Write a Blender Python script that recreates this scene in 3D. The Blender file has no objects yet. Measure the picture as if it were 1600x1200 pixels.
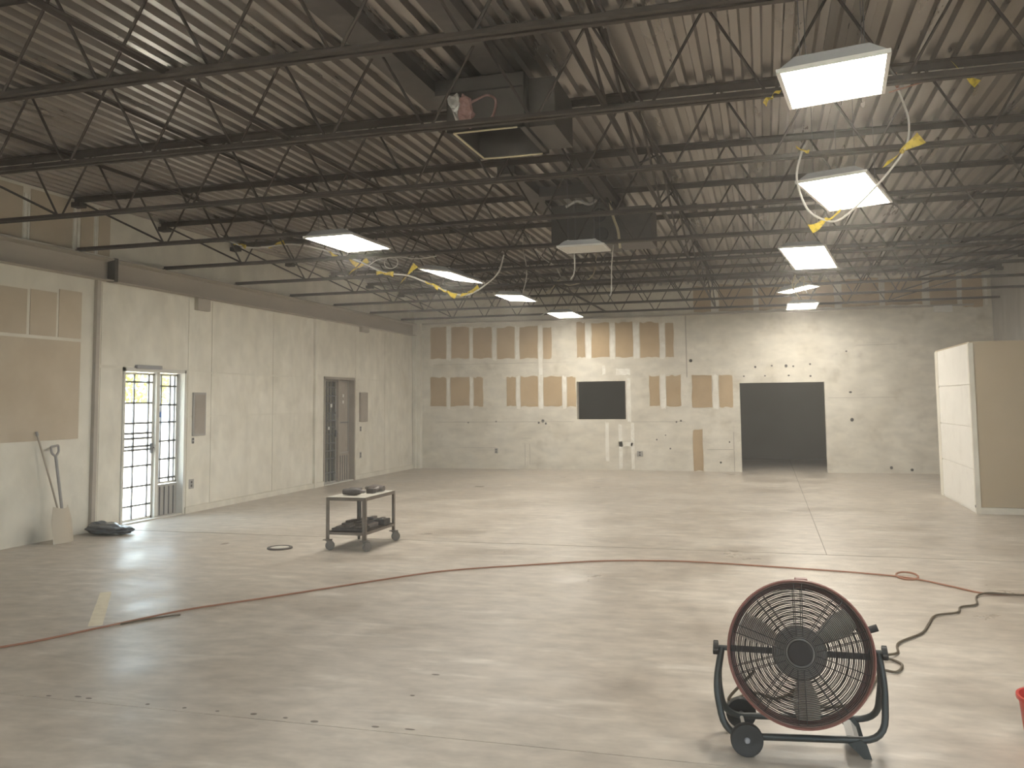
import bpy, bmesh, math, random
from mathutils import Vector, Matrix
random.seed(7)
scene = bpy.context.scene
COL = scene.collection
PI = math.pi

# ------------------------------------------------------------------ camera
cam_d = bpy.data.cameras.new('camera')
cam = bpy.data.objects.new('camera', cam_d)
COL.objects.link(cam)
cam_d.sensor_fit = 'HORIZONTAL'
cam_d.sensor_width = 36.0
cam_d.lens = 1380.0 / 1600.0 * 36.0
cam_d.shift_y = -82.5 / 1600.0
cam_d.clip_end = 200
_r = Vector((0.96128297, 0.27536936, -0.01033295))
_u = Vector((0.03167799, -0.07317977, 0.99681554))
_f = Vector((-0.27373629, 0.95854913, 0.07906962))
M = Matrix((( _r.x, _u.x, -_f.x, 0.0), (_r.y, _u.y, -_f.y, 0.0), (_r.z, _u.z, -_f.z, 1.6), (0, 0, 0, 1)))
cam.matrix_world = M
scene.camera = cam

# ------------------------------------------------------------------ world, sun, exposure
world = bpy.data.worlds.new('sky')
scene.world = world
world.use_nodes = True
_bg = world.node_tree.nodes['Background']
_bg.inputs['Color'].default_value = (0.76, 0.88, 1.0, 1)
_bg.inputs['Strength'].default_value = 7.5
sun_d = bpy.data.lights.new('sun', 'SUN')
sun_d.energy = 55.0
sun_d.angle = math.radians(0.6)
sun_d.color = (1.0, 0.95, 0.86)
sun = bpy.data.objects.new('sun', sun_d)
COL.objects.link(sun)
sun.rotation_euler = Vector((0.0, -0.55, -0.83)).to_track_quat('-Z', 'Y').to_euler()
vs = scene.view_settings
vs.view_transform = 'Standard'
vs.look = 'None'
vs.gamma = 1.0
vs.use_curve_mapping = False
vs.exposure = 0.70
LAMP = 27.0           # radiance of a lit diffuser
cy_ = scene.cycles
cy_.max_bounces = 6
cy_.diffuse_bounces = 3
cy_.use_adaptive_sampling = True
cy_.adaptive_threshold = 0.05
cy_.use_light_tree = False
cy_.glossy_bounces = 3
cy_.transmission_bounces = 4
cy_.volume_bounces = 0
cy_.transparent_max_bounces = 8
cy_.caustics_reflective = False
cy_.caustics_refractive = False
cy_.sample_clamp_indirect = 6.0

# ------------------------------------------------------------------ materials
MATS = {}
def mat(name, color, rough=0.6, metal=0.0, color2=None, scale=4.0, detail=6.0, lo=0.35, hi=0.65,
        bump=0.0, bscale=40.0, stretch=(1, 1, 1), rough2=None, emit=None, estr=0.0, spec=0.5,
        color3=None, scale3=1.0, lo3=0.5, hi3=0.75, stretch3=(1, 1, 1), random_amt=0.0, trans=0.0, mottle=None):
    m = bpy.data.materials.new(name)
    m.use_nodes = True
    nt = m.node_tree
    b = nt.nodes['Principled BSDF']
    b.inputs['Base Color'].default_value = (*color, 1)
    b.inputs['Roughness'].default_value = rough
    b.inputs['Metallic'].default_value = metal
    b.inputs['Specular IOR Level'].default_value = spec
    b.inputs['Transmission Weight'].default_value = trans
    def noise(sc, st, det=detail):
        tc = nt.nodes.new('ShaderNodeTexCoord')
        mp = nt.nodes.new('ShaderNodeMapping')
        mp.inputs['Scale'].default_value = st
        nt.links.new(tc.outputs['Object'], mp.inputs['Vector'])
        n = nt.nodes.new('ShaderNodeTexNoise')
        n.inputs['Scale'].default_value = sc
        n.inputs['Detail'].default_value = det
        n.inputs['Roughness'].default_value = 0.6
        nt.links.new(mp.outputs['Vector'], n.inputs['Vector'])
        return n
    last = None
    if color2 is not None:
        n = noise(scale, stretch)
        cr = nt.nodes.new('ShaderNodeValToRGB')
        cr.color_ramp.elements[0].position = lo
        cr.color_ramp.elements[1].position = hi
        cr.color_ramp.elements[0].color = (*color, 1)
        cr.color_ramp.elements[1].color = (*color2, 1)
        nt.links.new(n.outputs['Fac'], cr.inputs['Fac'])
        last = cr.outputs['Color']
        if rough2 is not None:
            mr = nt.nodes.new('ShaderNodeMapRange')
            mr.inputs['From Min'].default_value = lo
            mr.inputs['From Max'].default_value = hi
            mr.inputs['To Min'].default_value = rough
            mr.inputs['To Max'].default_value = rough2
            nt.links.new(n.outputs['Fac'], mr.inputs['Value'])
            nt.links.new(mr.outputs['Result'], b.inputs['Roughness'])
    if color3 is not None:
        n3 = noise(scale3, stretch3)
        mr = nt.nodes.new('ShaderNodeMapRange')
        mr.inputs['From Min'].default_value = lo3
        mr.inputs['From Max'].default_value = hi3
        nt.links.new(n3.outputs['Fac'], mr.inputs['Value'])
        mx = nt.nodes.new('ShaderNodeMix')
        mx.data_type = 'RGBA'
        nt.links.new(mr.outputs['Result'], mx.inputs['Factor'])
        if last is not None:
            nt.links.new(last, mx.inputs[6])
        else:
            mx.inputs[6].default_value = (*color, 1)
        mx.inputs[7].default_value = (*color3, 1)
        last = mx.outputs[2]
    if mottle is not None:
        nm = noise(mottle[0], mottle[3], 12.0)
        mr = nt.nodes.new('ShaderNodeMapRange')
        mr.inputs['From Min'].default_value = 0.32
        mr.inputs['From Max'].default_value = 0.68
        mr.inputs['To Min'].default_value = mottle[1]
        mr.inputs['To Max'].default_value = mottle[2]
        nt.links.new(nm.outputs['Fac'], mr.inputs['Value'])
        hs = nt.nodes.new('ShaderNodeHueSaturation')
        nt.links.new(mr.outputs['Result'], hs.inputs['Value'])
        if last is not None:
            nt.links.new(last, hs.inputs['Color'])
        else:
            hs.inputs['Color'].default_value = (*color, 1)
        last = hs.outputs['Color']
    if random_amt:
        oi = nt.nodes.new('ShaderNodeObjectInfo')
        mr = nt.nodes.new('ShaderNodeMapRange')
        mr.inputs['To Min'].default_value = 1 - random_amt
        mr.inputs['To Max'].default_value = 1 + random_amt
        nt.links.new(oi.outputs['Random'], mr.inputs['Value'])
        hs = nt.nodes.new('ShaderNodeHueSaturation')
        nt.links.new(mr.outputs['Result'], hs.inputs['Value'])
        if last is not None:
            nt.links.new(last, hs.inputs['Color'])
        else:
            hs.inputs['Color'].default_value = (*color, 1)
        last = hs.outputs['Color']
    if last is not None:
        nt.links.new(last, b.inputs['Base Color'])
    if bump:
        nb = noise(bscale, stretch, 4.0)
        bp = nt.nodes.new('ShaderNodeBump')
        bp.inputs['Strength'].default_value = bump
        bp.inputs['Distance'].default_value = 0.01
        nt.links.new(nb.outputs['Fac'], bp.inputs['Height'])
        nt.links.new(bp.outputs['Normal'], b.inputs['Normal'])
    if emit is not None:
        b.inputs['Emission Color'].default_value = (*emit, 1)
        b.inputs['Emission Strength'].default_value = estr
    MATS[name] = m
    return m

mat('concrete_floor', (0.385, 0.333, 0.28), 0.26, color2=(0.525, 0.47, 0.403), scale=0.9, detail=12, rough2=0.55, lo=0.3, hi=0.68,
    color3=(0.635, 0.59, 0.525), scale3=2.6, lo3=0.56, hi3=0.78, stretch3=(0.5, 2.2, 1), bump=0.10, bscale=5, mottle=(4.5, 0.78, 1.14, (1, 1.6, 1)))
mat('joint_filler', (0.20, 0.175, 0.15), 0.9)
mat('wall_white', (0.69, 0.65, 0.555), 0.85, color2=(0.77, 0.735, 0.645), scale=1.6, detail=8, bump=0.08, bscale=14,
    color3=(0.56, 0.52, 0.44), scale3=0.8, lo3=0.56, hi3=0.8, mottle=(3.0, 0.88, 1.06, (1, 1, 0.7)))
mat('wall_back', (0.64, 0.595, 0.505), 0.85, color2=(0.73, 0.69, 0.605), scale=1.3, detail=9, bump=0.08, bscale=14,
    color3=(0.50, 0.45, 0.36), scale3=2.2, lo3=0.56, hi3=0.8, mottle=(4.0, 0.84, 1.08, (0.6, 1, 1.3)))
mat('wall_panel', (0.71, 0.67, 0.575), 0.85, color2=(0.78, 0.745, 0.655), scale=2.0, detail=8, random_amt=0.03,
    color3=(0.58, 0.53, 0.43), scale3=1.3, lo3=0.58, hi3=0.85, mottle=(3.5, 0.88, 1.06, (1, 1, 0.6)))
mat('kraft', (0.41, 0.295, 0.17), 0.9, color2=(0.48, 0.36, 0.22), scale=2.5, detail=7, random_amt=0.06)
mat('kraft_glare', (0.47, 0.39, 0.29), 0.9, color2=(0.53, 0.45, 0.345), scale=2.5, detail=7, random_amt=0.05)  # kraft for the left wall, lens glare put into its paler colour
mat('plaster', (0.84, 0.82, 0.76), 0.9, color2=(0.72, 0.68, 0.6), scale=9)
mat('cinder', (0.33, 0.315, 0.29), 0.9, color2=(0.42, 0.40, 0.37), scale=3.0, detail=9, stretch=(1, 1, 0.4), bump=0.15, bscale=20)
mat('tan_board', (0.47, 0.385, 0.265), 0.8, color2=(0.51, 0.42, 0.295), scale=1.2)
mat('white_board', (0.86, 0.835, 0.785), 0.8, color2=(0.77, 0.74, 0.69), scale=3.5, detail=8, lo=0.5, hi=0.8)
mat('soffit_steel', (0.37, 0.33, 0.28), 0.7, color2=(0.42, 0.375, 0.32), scale=2.0, stretch=(1, 0.5, 2))
mat('galvanized', (0.32, 0.29, 0.262), 0.26, metal=0.75, color2=(0.37, 0.338, 0.31), scale=2.0, detail=5, rough2=0.36,
    stretch=(2, 0.3, 2), random_amt=0.04)
mat('joist_paint', (0.055, 0.044, 0.037), 0.75, color2=(0.075, 0.06, 0.05), scale=6.0, spec=0.25)
mat('dark_steel', (0.06, 0.05, 0.045), 0.6, color2=(0.095, 0.08, 0.07), scale=5)
mat('duct_steel', (0.06, 0.051, 0.044), 0.65, color2=(0.085, 0.073, 0.063), scale=3)
mat('bar_steel', (0.16, 0.16, 0.17), 0.5, metal=0.3)
mat('frame_paint', (0.62, 0.60, 0.55), 0.6)
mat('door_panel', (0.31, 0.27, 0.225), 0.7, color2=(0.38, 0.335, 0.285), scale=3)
mat('grey_panel', (0.36, 0.345, 0.32), 0.6)
mat('dark_void', (0.045, 0.04, 0.037), 0.8)
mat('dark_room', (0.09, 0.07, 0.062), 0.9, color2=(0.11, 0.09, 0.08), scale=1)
mat('black_rubber', (0.022, 0.021, 0.02), 0.65)
mat('fan_red', (0.20, 0.085, 0.07), 0.42, color2=(0.25, 0.11, 0.09), scale=4)
mat('fan_tube', (0.028, 0.032, 0.031), 0.45)
mat('fan_wire', (0.045, 0.038, 0.035), 0.5, metal=0.3)
mat('fan_motor', (0.035, 0.03, 0.028), 0.85, spec=0.2)
mat('fan_motor_grey', (0.27, 0.245, 0.22), 0.7)
mat('fan_blade', (0.52, 0.46, 0.39), 0.5)
mat('cord_orange', (0.30, 0.135, 0.08), 0.6)
mat('cord_brown', (0.10, 0.075, 0.045), 0.6)
mat('cable_white', (0.62, 0.60, 0.55), 0.5)
mat('tape_yellow', (0.72, 0.55, 0.06), 0.6, color2=(0.50, 0.36, 0.03), scale=22, lo=0.5, hi=0.56)
mat('light_frame', (0.72, 0.70, 0.66), 0.5)
mat('light_back', (0.30, 0.30, 0.31), 0.4, metal=0.3)
mat('diffuser_lit', (0.9, 0.88, 0.82), 0.5, emit=(1.0, 0.935, 0.815), estr=LAMP)
mat('diffuser_dim', (0.62, 0.60, 0.55), 0.5)
mat('cart_steel', (0.19, 0.16, 0.135), 0.5, metal=0.3, color2=(0.25, 0.215, 0.185), scale=8)
mat('cart_top', (0.55, 0.52, 0.46), 0.45)
mat('wheel_grey', (0.17, 0.155, 0.14), 0.6)
mat('tool_dark', (0.04, 0.034, 0.031), 0.5, color2=(0.085, 0.073, 0.066), scale=14)
mat('tool_grey', (0.12, 0.10, 0.09), 0.45, color2=(0.19, 0.165, 0.15), scale=14)
mat('shovel_grey', (0.30, 0.285, 0.27), 0.5)
mat('shovel_blade', (0.50, 0.44, 0.35), 0.5)
mat('wood_pole', (0.40, 0.345, 0.27), 0.6)
mat('black_plastic', (0.07, 0.08, 0.09), 0.25)
mat('soot', (0.33, 0.30, 0.26), 0.9)
mat('floor_tape', (0.80, 0.74, 0.58), 0.8, color2=(0.68, 0.61, 0.47), scale=12)
mat('bucket_red', (0.55, 0.045, 0.03), 0.4)
mat('insulation_pink', (0.28, 0.15, 0.135), 0.95, color2=(0.42, 0.27, 0.245), scale=20, bump=0.4, bscale=60)
mat('foil', (0.62, 0.60, 0.57), 0.35, metal=0.5)
mat('pale_edge', (0.60, 0.53, 0.36), 0.7)
mat('asphalt', (0.44, 0.40, 0.35), 0.9, color2=(0.5, 0.46, 0.41), scale=2)
mat('fence_wood', (0.35, 0.32, 0.28), 0.8, random_amt=0.1)
mat('leaf', (0.26, 0.28, 0.08), 0.7, color2=(0.42, 0.36, 0.08), scale=3)
mat('bark', (0.12, 0.09, 0.06), 0.9)
mat('roof_slab', (0.2, 0.2, 0.2), 0.9)
mat('sticker_white', (0.75, 0.74, 0.70), 0.6)
mat('blue_tape', (0.10, 0.22, 0.55), 0.6)
_g = mat('glass', (1, 1, 1), 0.0)
_nt = _g.node_tree
_nt.nodes.clear()
_o = _nt.nodes.new('ShaderNodeOutputMaterial')
_mix = _nt.nodes.new('ShaderNodeMixShader')
_mix.inputs[0].default_value = 0.06
_t = _nt.nodes.new('ShaderNodeBsdfTransparent')
_t.inputs[0].default_value = (0.93, 0.96, 0.95, 1)
_gl = _nt.nodes.new('ShaderNodeBsdfGlossy')
_gl.inputs['Roughness'].default_value = 0.02
_nt.links.new(_t.outputs[0], _mix.inputs[1])
_nt.links.new(_gl.outputs[0], _mix.inputs[2])
_nt.links.new(_mix.outputs[0], _o.inputs[0])

# ------------------------------------------------------------------ mesh helpers
class MB:
    def __init__(self):
        self.v = []; self.f = []; self.smooth = []
    def add(self, verts, faces, smooth=False):
        n = len(self.v)
        self.v += [tuple(p) for p in verts]
        self.f += [tuple(i + n for i in f) for f in faces]
        self.smooth += [smooth] * len(faces)
        return self
    def box(self, x0, x1, y0, y1, z0, z1, mtx=None, bev=0.0):
        if bev <= 0:
            v = [(x0, y0, z0), (x1, y0, z0), (x1, y1, z0), (x0, y1, z0), (x0, y0, z1), (x1, y0, z1), (x1, y1, z1), (x0, y1, z1)]
            f = [(0, 3, 2, 1), (4, 5, 6, 7), (0, 1, 5, 4), (1, 2, 6, 5), (2, 3, 7, 6), (3, 0, 4, 7)]
        else:
            bm = bmesh.new()
            bmesh.ops.create_cube(bm, size=1)
            for q in bm.verts:
                q.co = Vector(((x0 + x1) / 2 + q.co.x * (x1 - x0), (y0 + y1) / 2 + q.co.y * (y1 - y0), (z0 + z1) / 2 + q.co.z * (z1 - z0)))
            bmesh.ops.bevel(bm, geom=bm.edges[:], offset=bev, segments=2, affect='EDGES', profile=0.6)
            bm.verts.index_update()
            v = [q.co.copy() for q in bm.verts]
            f = [tuple(q.index for q in fc.verts) for fc in bm.faces]
            bm.free()
        if mtx is not None:
            v = [mtx @ Vector(p) for p in v]
        return self.add(v, f)
    def tube(self, path, r, n=8, closed=False, caps=True, radii=None):
        P = [Vector(p) for p in path]
        m = len(P)
        rings = []
        prev = None
        for i in range(m):
            if closed:
                t = P[(i + 1) % m] - P[i - 1]
            else:
                t = P[min(i + 1, m - 1)] - P[max(i - 1, 0)]
            if t.length < 1e-9:
                t = Vector((0, 0, 1))
            t.normalize()
            if prev is None:
                a = Vector((0, 0, 1)) if abs(t.z) < 0.9 else Vector((1, 0, 0))
                u = t.cross(a).normalized()
            else:
                u = prev - t * prev.dot(t)
                u = u.normalized() if u.length > 1e-6 else t.orthogonal().normalized()
            prev = u
            w = t.cross(u)
            rr = radii[i] if radii else r
            rings.append([P[i] + (u * math.cos(2 * PI * k / n) + w * math.sin(2 * PI * k / n)) * rr for k in range(n)])
        v = [q for ring in rings for q in ring]
        f = []
        for i in range(m if closed else m - 1):
            j = (i + 1) % m
            for k in range(n):
                f.append((i * n + k, i * n + (k + 1) % n, j * n + (k + 1) % n, j * n + k))
        if caps and not closed:
            f.append(tuple(range(n - 1, -1, -1)))
            f.append(tuple((m - 1) * n + k for k in range(n)))
        return self.add(v, f, True)
    def lathe(self, prof, n=32, mtx=None, close=False):
        # profile (r, h) turned about local Z
        v = []; f = []
        m = len(prof)
        for r, h in prof:
            for k in range(n):
                a = 2 * PI * k / n
                v.append(Vector((r * math.cos(a), r * math.sin(a), h)))
        rng = m if close else m - 1
        for i in range(rng):
            j = (i + 1) % m
            for k in range(n):
                f.append((i * n + k, i * n + (k + 1) % n, j * n + (k + 1) % n, j * n + k))
        if mtx is not None:
            v = [mtx @ p for p in v]
        return self.add(v, f, True)
    def prism(self, poly, axis, a, b):
        # polygon in the two other axes, extruded along axis from a to b
        n = len(poly)
        def P(p, h):
            return {'x': (h, p[0], p[1]), 'y': (p[0], h, p[1]), 'z': (p[0], p[1], h)}[axis]
        v = [P(p, a) for p in poly] + [P(p, b) for p in poly]
        f = [(i, (i + 1) % n, n + (i + 1) % n, n + i) for i in range(n)]
        f += [tuple(range(n - 1, -1, -1)), tuple(range(n, 2 * n))]
        return self.add(v, f)
    def mesh(self, name, material):
        me = bpy.data.meshes.new(name)
        me.from_pydata([tuple(p) for p in self.v], [], self.f)
        me.polygons.foreach_set('use_smooth', self.smooth)
        me.materials.append(MATS[material])
        bm = bmesh.new(); bm.from_mesh(me)
        bmesh.ops.recalc_face_normals(bm, faces=bm.faces[:])
        bm.to_mesh(me); bm.free()
        if any(self.smooth):
            try:
                me.set_sharp_from_angle(angle=math.radians(40))
            except Exception:
                pass
        me.update()
        return me
    def build(self, name, material, parent=None):
        return link(name, self.mesh(name, material), parent)

def link(name, me, parent=None, loc=None):
    o = bpy.data.objects.new(name, me)
    COL.objects.link(o)
    if parent is not None:
        o.parent = parent
    if loc is not None:
        o.location = loc
    return o
def empty(name, loc=(0, 0, 0), rz=0.0):
    o = bpy.data.objects.new(name, None)
    o.empty_display_size = 0.1
    COL.objects.link(o)
    o.location = loc
    o.rotation_euler = (0, 0, rz)
    return o
def tag(o, label, cat, group=None):
    o['label'] = label
    o['category'] = cat
    if group:
        o['group'] = group
    return o
def struct(o, label=None):
    o['kind'] = 'structure'
    if label:
        o['label'] = label
    return o
def stuff(o):
    o['kind'] = 'stuff'
    return o
def origin(o, loc):
    loc = Vector(loc)
    o.data.transform(Matrix.Translation(-loc))
    o.location = loc
    return o
def smooth_path(pts, n=8):
    P = [Vector(p) for p in pts]
    out = []
    for i in range(len(P) - 1):
        p0 = P[i - 1] if i else P[0] * 2 - P[1]
        p1, p2 = P[i], P[i + 1]
        p3 = P[i + 2] if i + 2 < len(P) else P[-1] * 2 - P[-2]
        for k in range(n):
            t = k / n
            out.append(0.5 * ((2 * p1) + (p2 - p0) * t + (2 * p0 - 5 * p1 + 4 * p2 - p3) * t * t + (3 * p1 - p0 - 3 * p2 + p3) * t ** 3))
    out.append(P[-1])
    return out
def arc_corner(pts, r, n=6):
    # polyline with rounded corners
    P = [Vector(p) for p in pts]
    out = [P[0]]
    for i in range(1, len(P) - 1):
        a = (P[i - 1] - P[i]); b = (P[i + 1] - P[i])
        rr = min(r, a.length * 0.45, b.length * 0.45)
        s = P[i] + a.normalized() * rr
        e = P[i] + b.normalized() * rr
        for k in range(n + 1):
            t = k / n
            out.append(s * (1 - t) ** 2 + P[i] * 2 * t * (1 - t) + e * t * t)
    out.append(P[-1])
    return out

XL, XR, YB, YF = -8.29, 4.57, 20.25, -3.0
ZD = 4.20            # underside of the roof deck
ZJ = 3.53            # underside of the joists

# ------------------------------------------------------------------ floor
fl = struct(MB().box(XL - 0.3, XR + 0.3, YF - 0.3, YB + 6.0, -0.30, -0.0025).build('floor', 'joint_filler'),
            'bare concrete slab floor with sawn joints and scuffs')
g = 0.0035
for a, b, c, d in [(XL - 0.28, XR + 0.28, YF - 0.28, 4.1), (XL - 0.28, XR + 0.28, 4.1, 9.72), (XL - 0.28, 0.55, 9.72, YB + 5.9), (0.55, XR + 0.28, 9.72, YB + 5.9)]:
    MB().box(a + g, b - g, c + (0.012 if c == 9.72 else g), d - (0.012 if d == 9.72 else g), -0.15, 0.0).build('slab', 'concrete_floor', fl)
hole = MB().lathe([(0.0, 0.0012), (0.017, 0.0012), (0.019, 0.0)], 10).mesh('anchor_hole', 'joint_filler')
for x, y in [(-3.87, 4.13), (-3.7, 4.16), (-3.62, 4.15), (-3.24, 4.15), (-3.01, 4.15), (-2.81, 4.15), (-2.6, 4.16), (-2.41, 4.15),
             (-2.24, 4.14), (-1.91, 4.15), (-1.73, 4.16), (-1.92, 5.01), (-1.91, 4.63)]:
    h = link('anchor_hole', hole, fl, (x, y, 0))
    h.scale = (random.uniform(0.6, 1.5), random.uniform(0.4, 0.8), 1)

# ------------------------------------------------------------------ walls
# left wall with two door openings
D1 = (9.97, 11.31, 2.11)
D2 = (15.60, 16.94, 2.12)
w = MB()
x0, x1 = XL - 0.22, XL
w.box(x0, x1, YF, D1[0], 0, 4.5)
w.box(x0, x1, D1[0], D1[1], D1[2], 4.5)
w.box(x0, x1, D1[1], D2[0], 0, 4.5)
w.box(x0, x1, D2[0], D2[1], D2[2], 4.5)
w.box(x0, x1, D2[1], YB + 0.2, 0, 4.5)
wall_left = struct(w.build('wall_left', 'wall_white'), 'scraped off-white side wall with two barred doors')
# sheet panels told apart by faint seams
rows = [(0.10, 1.412), (1.428, 2.08), (2.10, 3.20)]
cols = [(11.36, 11.93), (11.945, 13.72), (13.735, 15.16), (16.99, 18.45), (18.465, 20.08)]
for a, b in cols:
    for c, d in rows:
        if True:
            MB().box(XL - 0.01, XL + 0.009, a, b, c, d).build('wall_panel', 'wall_panel', wall_left)
for a, b, c, d in [(9.55, 9.93, 0.1, 2.085), (9.55, 11.35, 2.13, 3.2), (15.28, 15.56, 0.1, 2.085), (15.28, 16.98, 2.14, 3.2)]:
    MB().box(XL - 0.01, XL + 0.006, a, b, c, d).build('wall_panel', 'wall_panel', wall_left)
# bare kraft-faced board near the camera, below and above the beam
for a, b, c, d in [(5.4, 6.55, 2.44, 2.98), (6.62, 7.72, 2.44, 2.98), (7.78, 8.33, 2.44, 2.97), (8.38, 8.78, 2.44, 2.98), (8.82, 9.19, 2.44, 3.03),
                   (5.4, 7.72, 1.19, 2.40), (7.78, 9.19, 1.19, 2.40)]:
    MB().box(XL - 0.01, XL + 0.008, a, b, c, d).build('bare_board', 'kraft_glare', wall_left)
for a, b in [(5.4, 6.6), (6.7, 8.22), (8.34, 9.0), (9.14, 9.36), (9.45, 9.66)]:
    MB().box(XL - 0.01, XL + 0.008, a, b, 3.56, 4.17).build('bare_board', 'kraft_glare', wall_left)
for a, b in [(8.24, 8.28), (8.30, 8.33), (9.02, 9.06), (9.08, 9.12), (9.38, 9.41), (9.42, 9.44)]:
    MB().box(XL - 0.01, XL + 0.010, a, b, 3.56, 4.10).build('plaster_strip', 'plaster', wall_left)
# posts on the left wall
MB().box(XL - 0.02, XL + 0.05, 9.41, 9.475, 0.0, 3.215).build('steel_post', 'soffit_steel', wall_left)
MB().box(XL - 0.02, XL + 0.05, 15.18, 15.26, 0.0, 3.215).build('steel_post', 'wall_panel', wall_left)
struct(MB().box(XL - 0.01, XL + 0.03, D1[1] + 0.02, D2[0] - 0.02, 0, 0.09).box(XL - 0.01, XL + 0.03, D2[1] + 0.02, YB - 0.16, 0, 0.09).build('baseboard_left', 'wall_white'),
       'low off-white kerb along the foot of the side wall')

# steel channel along the left wall under the joists
bm_ = MB()
bm_.prism([(XL - 0.02, 3.22), (XL + 0.14, 3.22), (XL + 0.14, 3.235), (XL + 0.03, 3.25), (XL + 0.03, 3.48), (XL + 0.14, 3.50), (XL + 0.14, 3.515), (XL - 0.02, 3.515)], 'y', YF + 0.02, 20.08)
bx = bm_.build('wall_beam', 'soffit_steel')
tag(bx, 'long brown steel channel beam running along the left wall under the joists', 'beam')
origin(bx, (XL, 9.4, 3.22))
bm2 = MB().box(XL + 0.02, XL + 0.15, 9.60, 9.66, 3.215, 3.525)
bm2.build('splice_plate', 'duct_steel', bx).matrix_parent_inverse = bx.matrix_basis.inverted()

# back wall with pass-through and doorway
W = (-4.23, -3.09, 1.16, 2.04)
DO = (-0.55, 1.23, 1.95)
w = MB()
y0, y1 = YB, YB + 0.22
w.box(XL - 0.2, W[0], y0, y1, 0, 4.5)
w.box(W[0], W[1], y0, y1, 0, W[2])
w.box(W[0], W[1], y0, y1, W[3], 4.5)
w.box(W[1], DO[0], y0, y1, 0, 4.5)
w.box(DO[0], DO[1], y0, y1, DO[2], 4.5)
w.box(DO[1], XR + 0.2, y0, y1, 0, 4.5)
wall_back = struct(w.build('wall_back', 'wall_back'), 'patched back wall with a dark window and a dark doorway')
patches = [(-7.86, -7.46, 2.66, 3.43), (-7.32, -6.87, 2.65, 3.41), (-6.76, -6.29, 2.64, 3.39), (-6.16, -5.72, 2.62, 3.37), (-5.59, -5.15, 2.61, 3.36), (-5.02, -4.82, 2.6, 3.34),
           (-4.21, -4.01, 2.61, 3.42), (-3.86, -3.44, 2.59, 3.41), (-3.3, -2.9, 2.58, 3.39), (-2.73, -2.3, 2.57, 3.37), (-2.15, -1.97, 2.56, 3.35),
           (-7.87, -7.46, 1.5, 2.2), (-7.35, -6.87, 1.5, 2.19), (-6.76, -6.52, 1.49, 2.18),
           (-5.93, -5.7, 1.49, 2.18), (-5.58, -5.16, 1.48, 2.18), (-5.02, -4.58, 1.48, 2.17), (-4.46, -4.25, 1.47, 2.16),
           (-2.54, -2.31, 1.46, 2.15), (-2.16, -1.83, 1.45, 2.14), (-1.59, -1.15, 1.43, 2.13), (-0.99, -0.7, 1.42, 2.12), (-1.59, -1.38, 0.02, 0.92),
           (-1.5, -1.12, 3.56, 4.15), (-0.95, -0.2, 3.56, 4.15), (-0.08, 0.62, 3.56, 4.15), (0.75, 1.5, 3.56, 4.15), (1.65, 2.4, 3.56, 4.15), (2.52, 3.25, 3.56, 4.15), (3.4, 3.92, 3.5, 4.15), (4.02, 4.40, 3.46, 4.15)]
def ragged(a, b, c, d):
    n = 5
    j = lambda s: random.uniform(-s, s)
    bot = [(a + (b - a) * k / n + (j(0.012) if 0 < k < n else 0), c + j(0.018)) for k in range(n + 1)]
    top = [(b - (b - a) * k / n, d + j(0.025)) for k in range(n + 1)]
    mid_r = [(b + j(0.012), c + (d - c) * k / 3) for k in (1, 2)]
    mid_l = [(a + j(0.012), d - (d - c) * k / 3) for k in (1, 2)]
    return bot + mid_r + top + mid_l
for p in patches:
    MB().prism(ragged(*p), 'y', YB - 0.006, YB + 0.01).build('bare_board', 'kraft', wall_back)
# light joint-compound strips between the bare areas and plaster runs below the window
for a, b, c, d in [(-7.44, -7.34, 2.6, 3.44), (-6.85, -6.78, 2.6, 3.42), (-6.27, -6.18, 2.58, 3.40), (-5.70, -5.61, 2.58, 3.38), (-5.13, -5.04, 2.2, 3.38),
                   (-3.99, -3.88, 2.55, 3.40), (-3.42, -3.32, 2.55, 3.38), (-2.88, -2.75, 2.55, 3.36), (-2.28, -2.17, 2.54, 3.34),
                   (-7.44, -7.37, 1.42, 2.2), (-6.85, -6.78, 1.42, 2.2), (-5.68, -5.60, 1.42, 2.2), (-5.14, -5.04, 1.42, 2.2), (-4.56, -4.48, 1.42, 2.18), (-2.29, -2.18, 1.4, 2.16),
                   (-1.13, -1.01, 1.38, 2.14), (-3.57, -3.49, 0.21, 1.1), (-3.27, -3.19, 0.03, 1.05), (-2.98, -2.91, 0.03, 1.08), (-3.27, -2.95, 0.55, 0.64), (-3.05, -2.97, 1.1, 2.1),
                   (-3.3, -2.97, 2.18, 2.33), (-3.62, -3.55, 2.2, 2.4), (4.44, 4.5, 3.5, 4.1)]:
    MB().prism(ragged(a, b, c, d), 'y', YB - 0.004, YB + 0.01).build('plaster_strip', 'plaster', wall_back)
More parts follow.
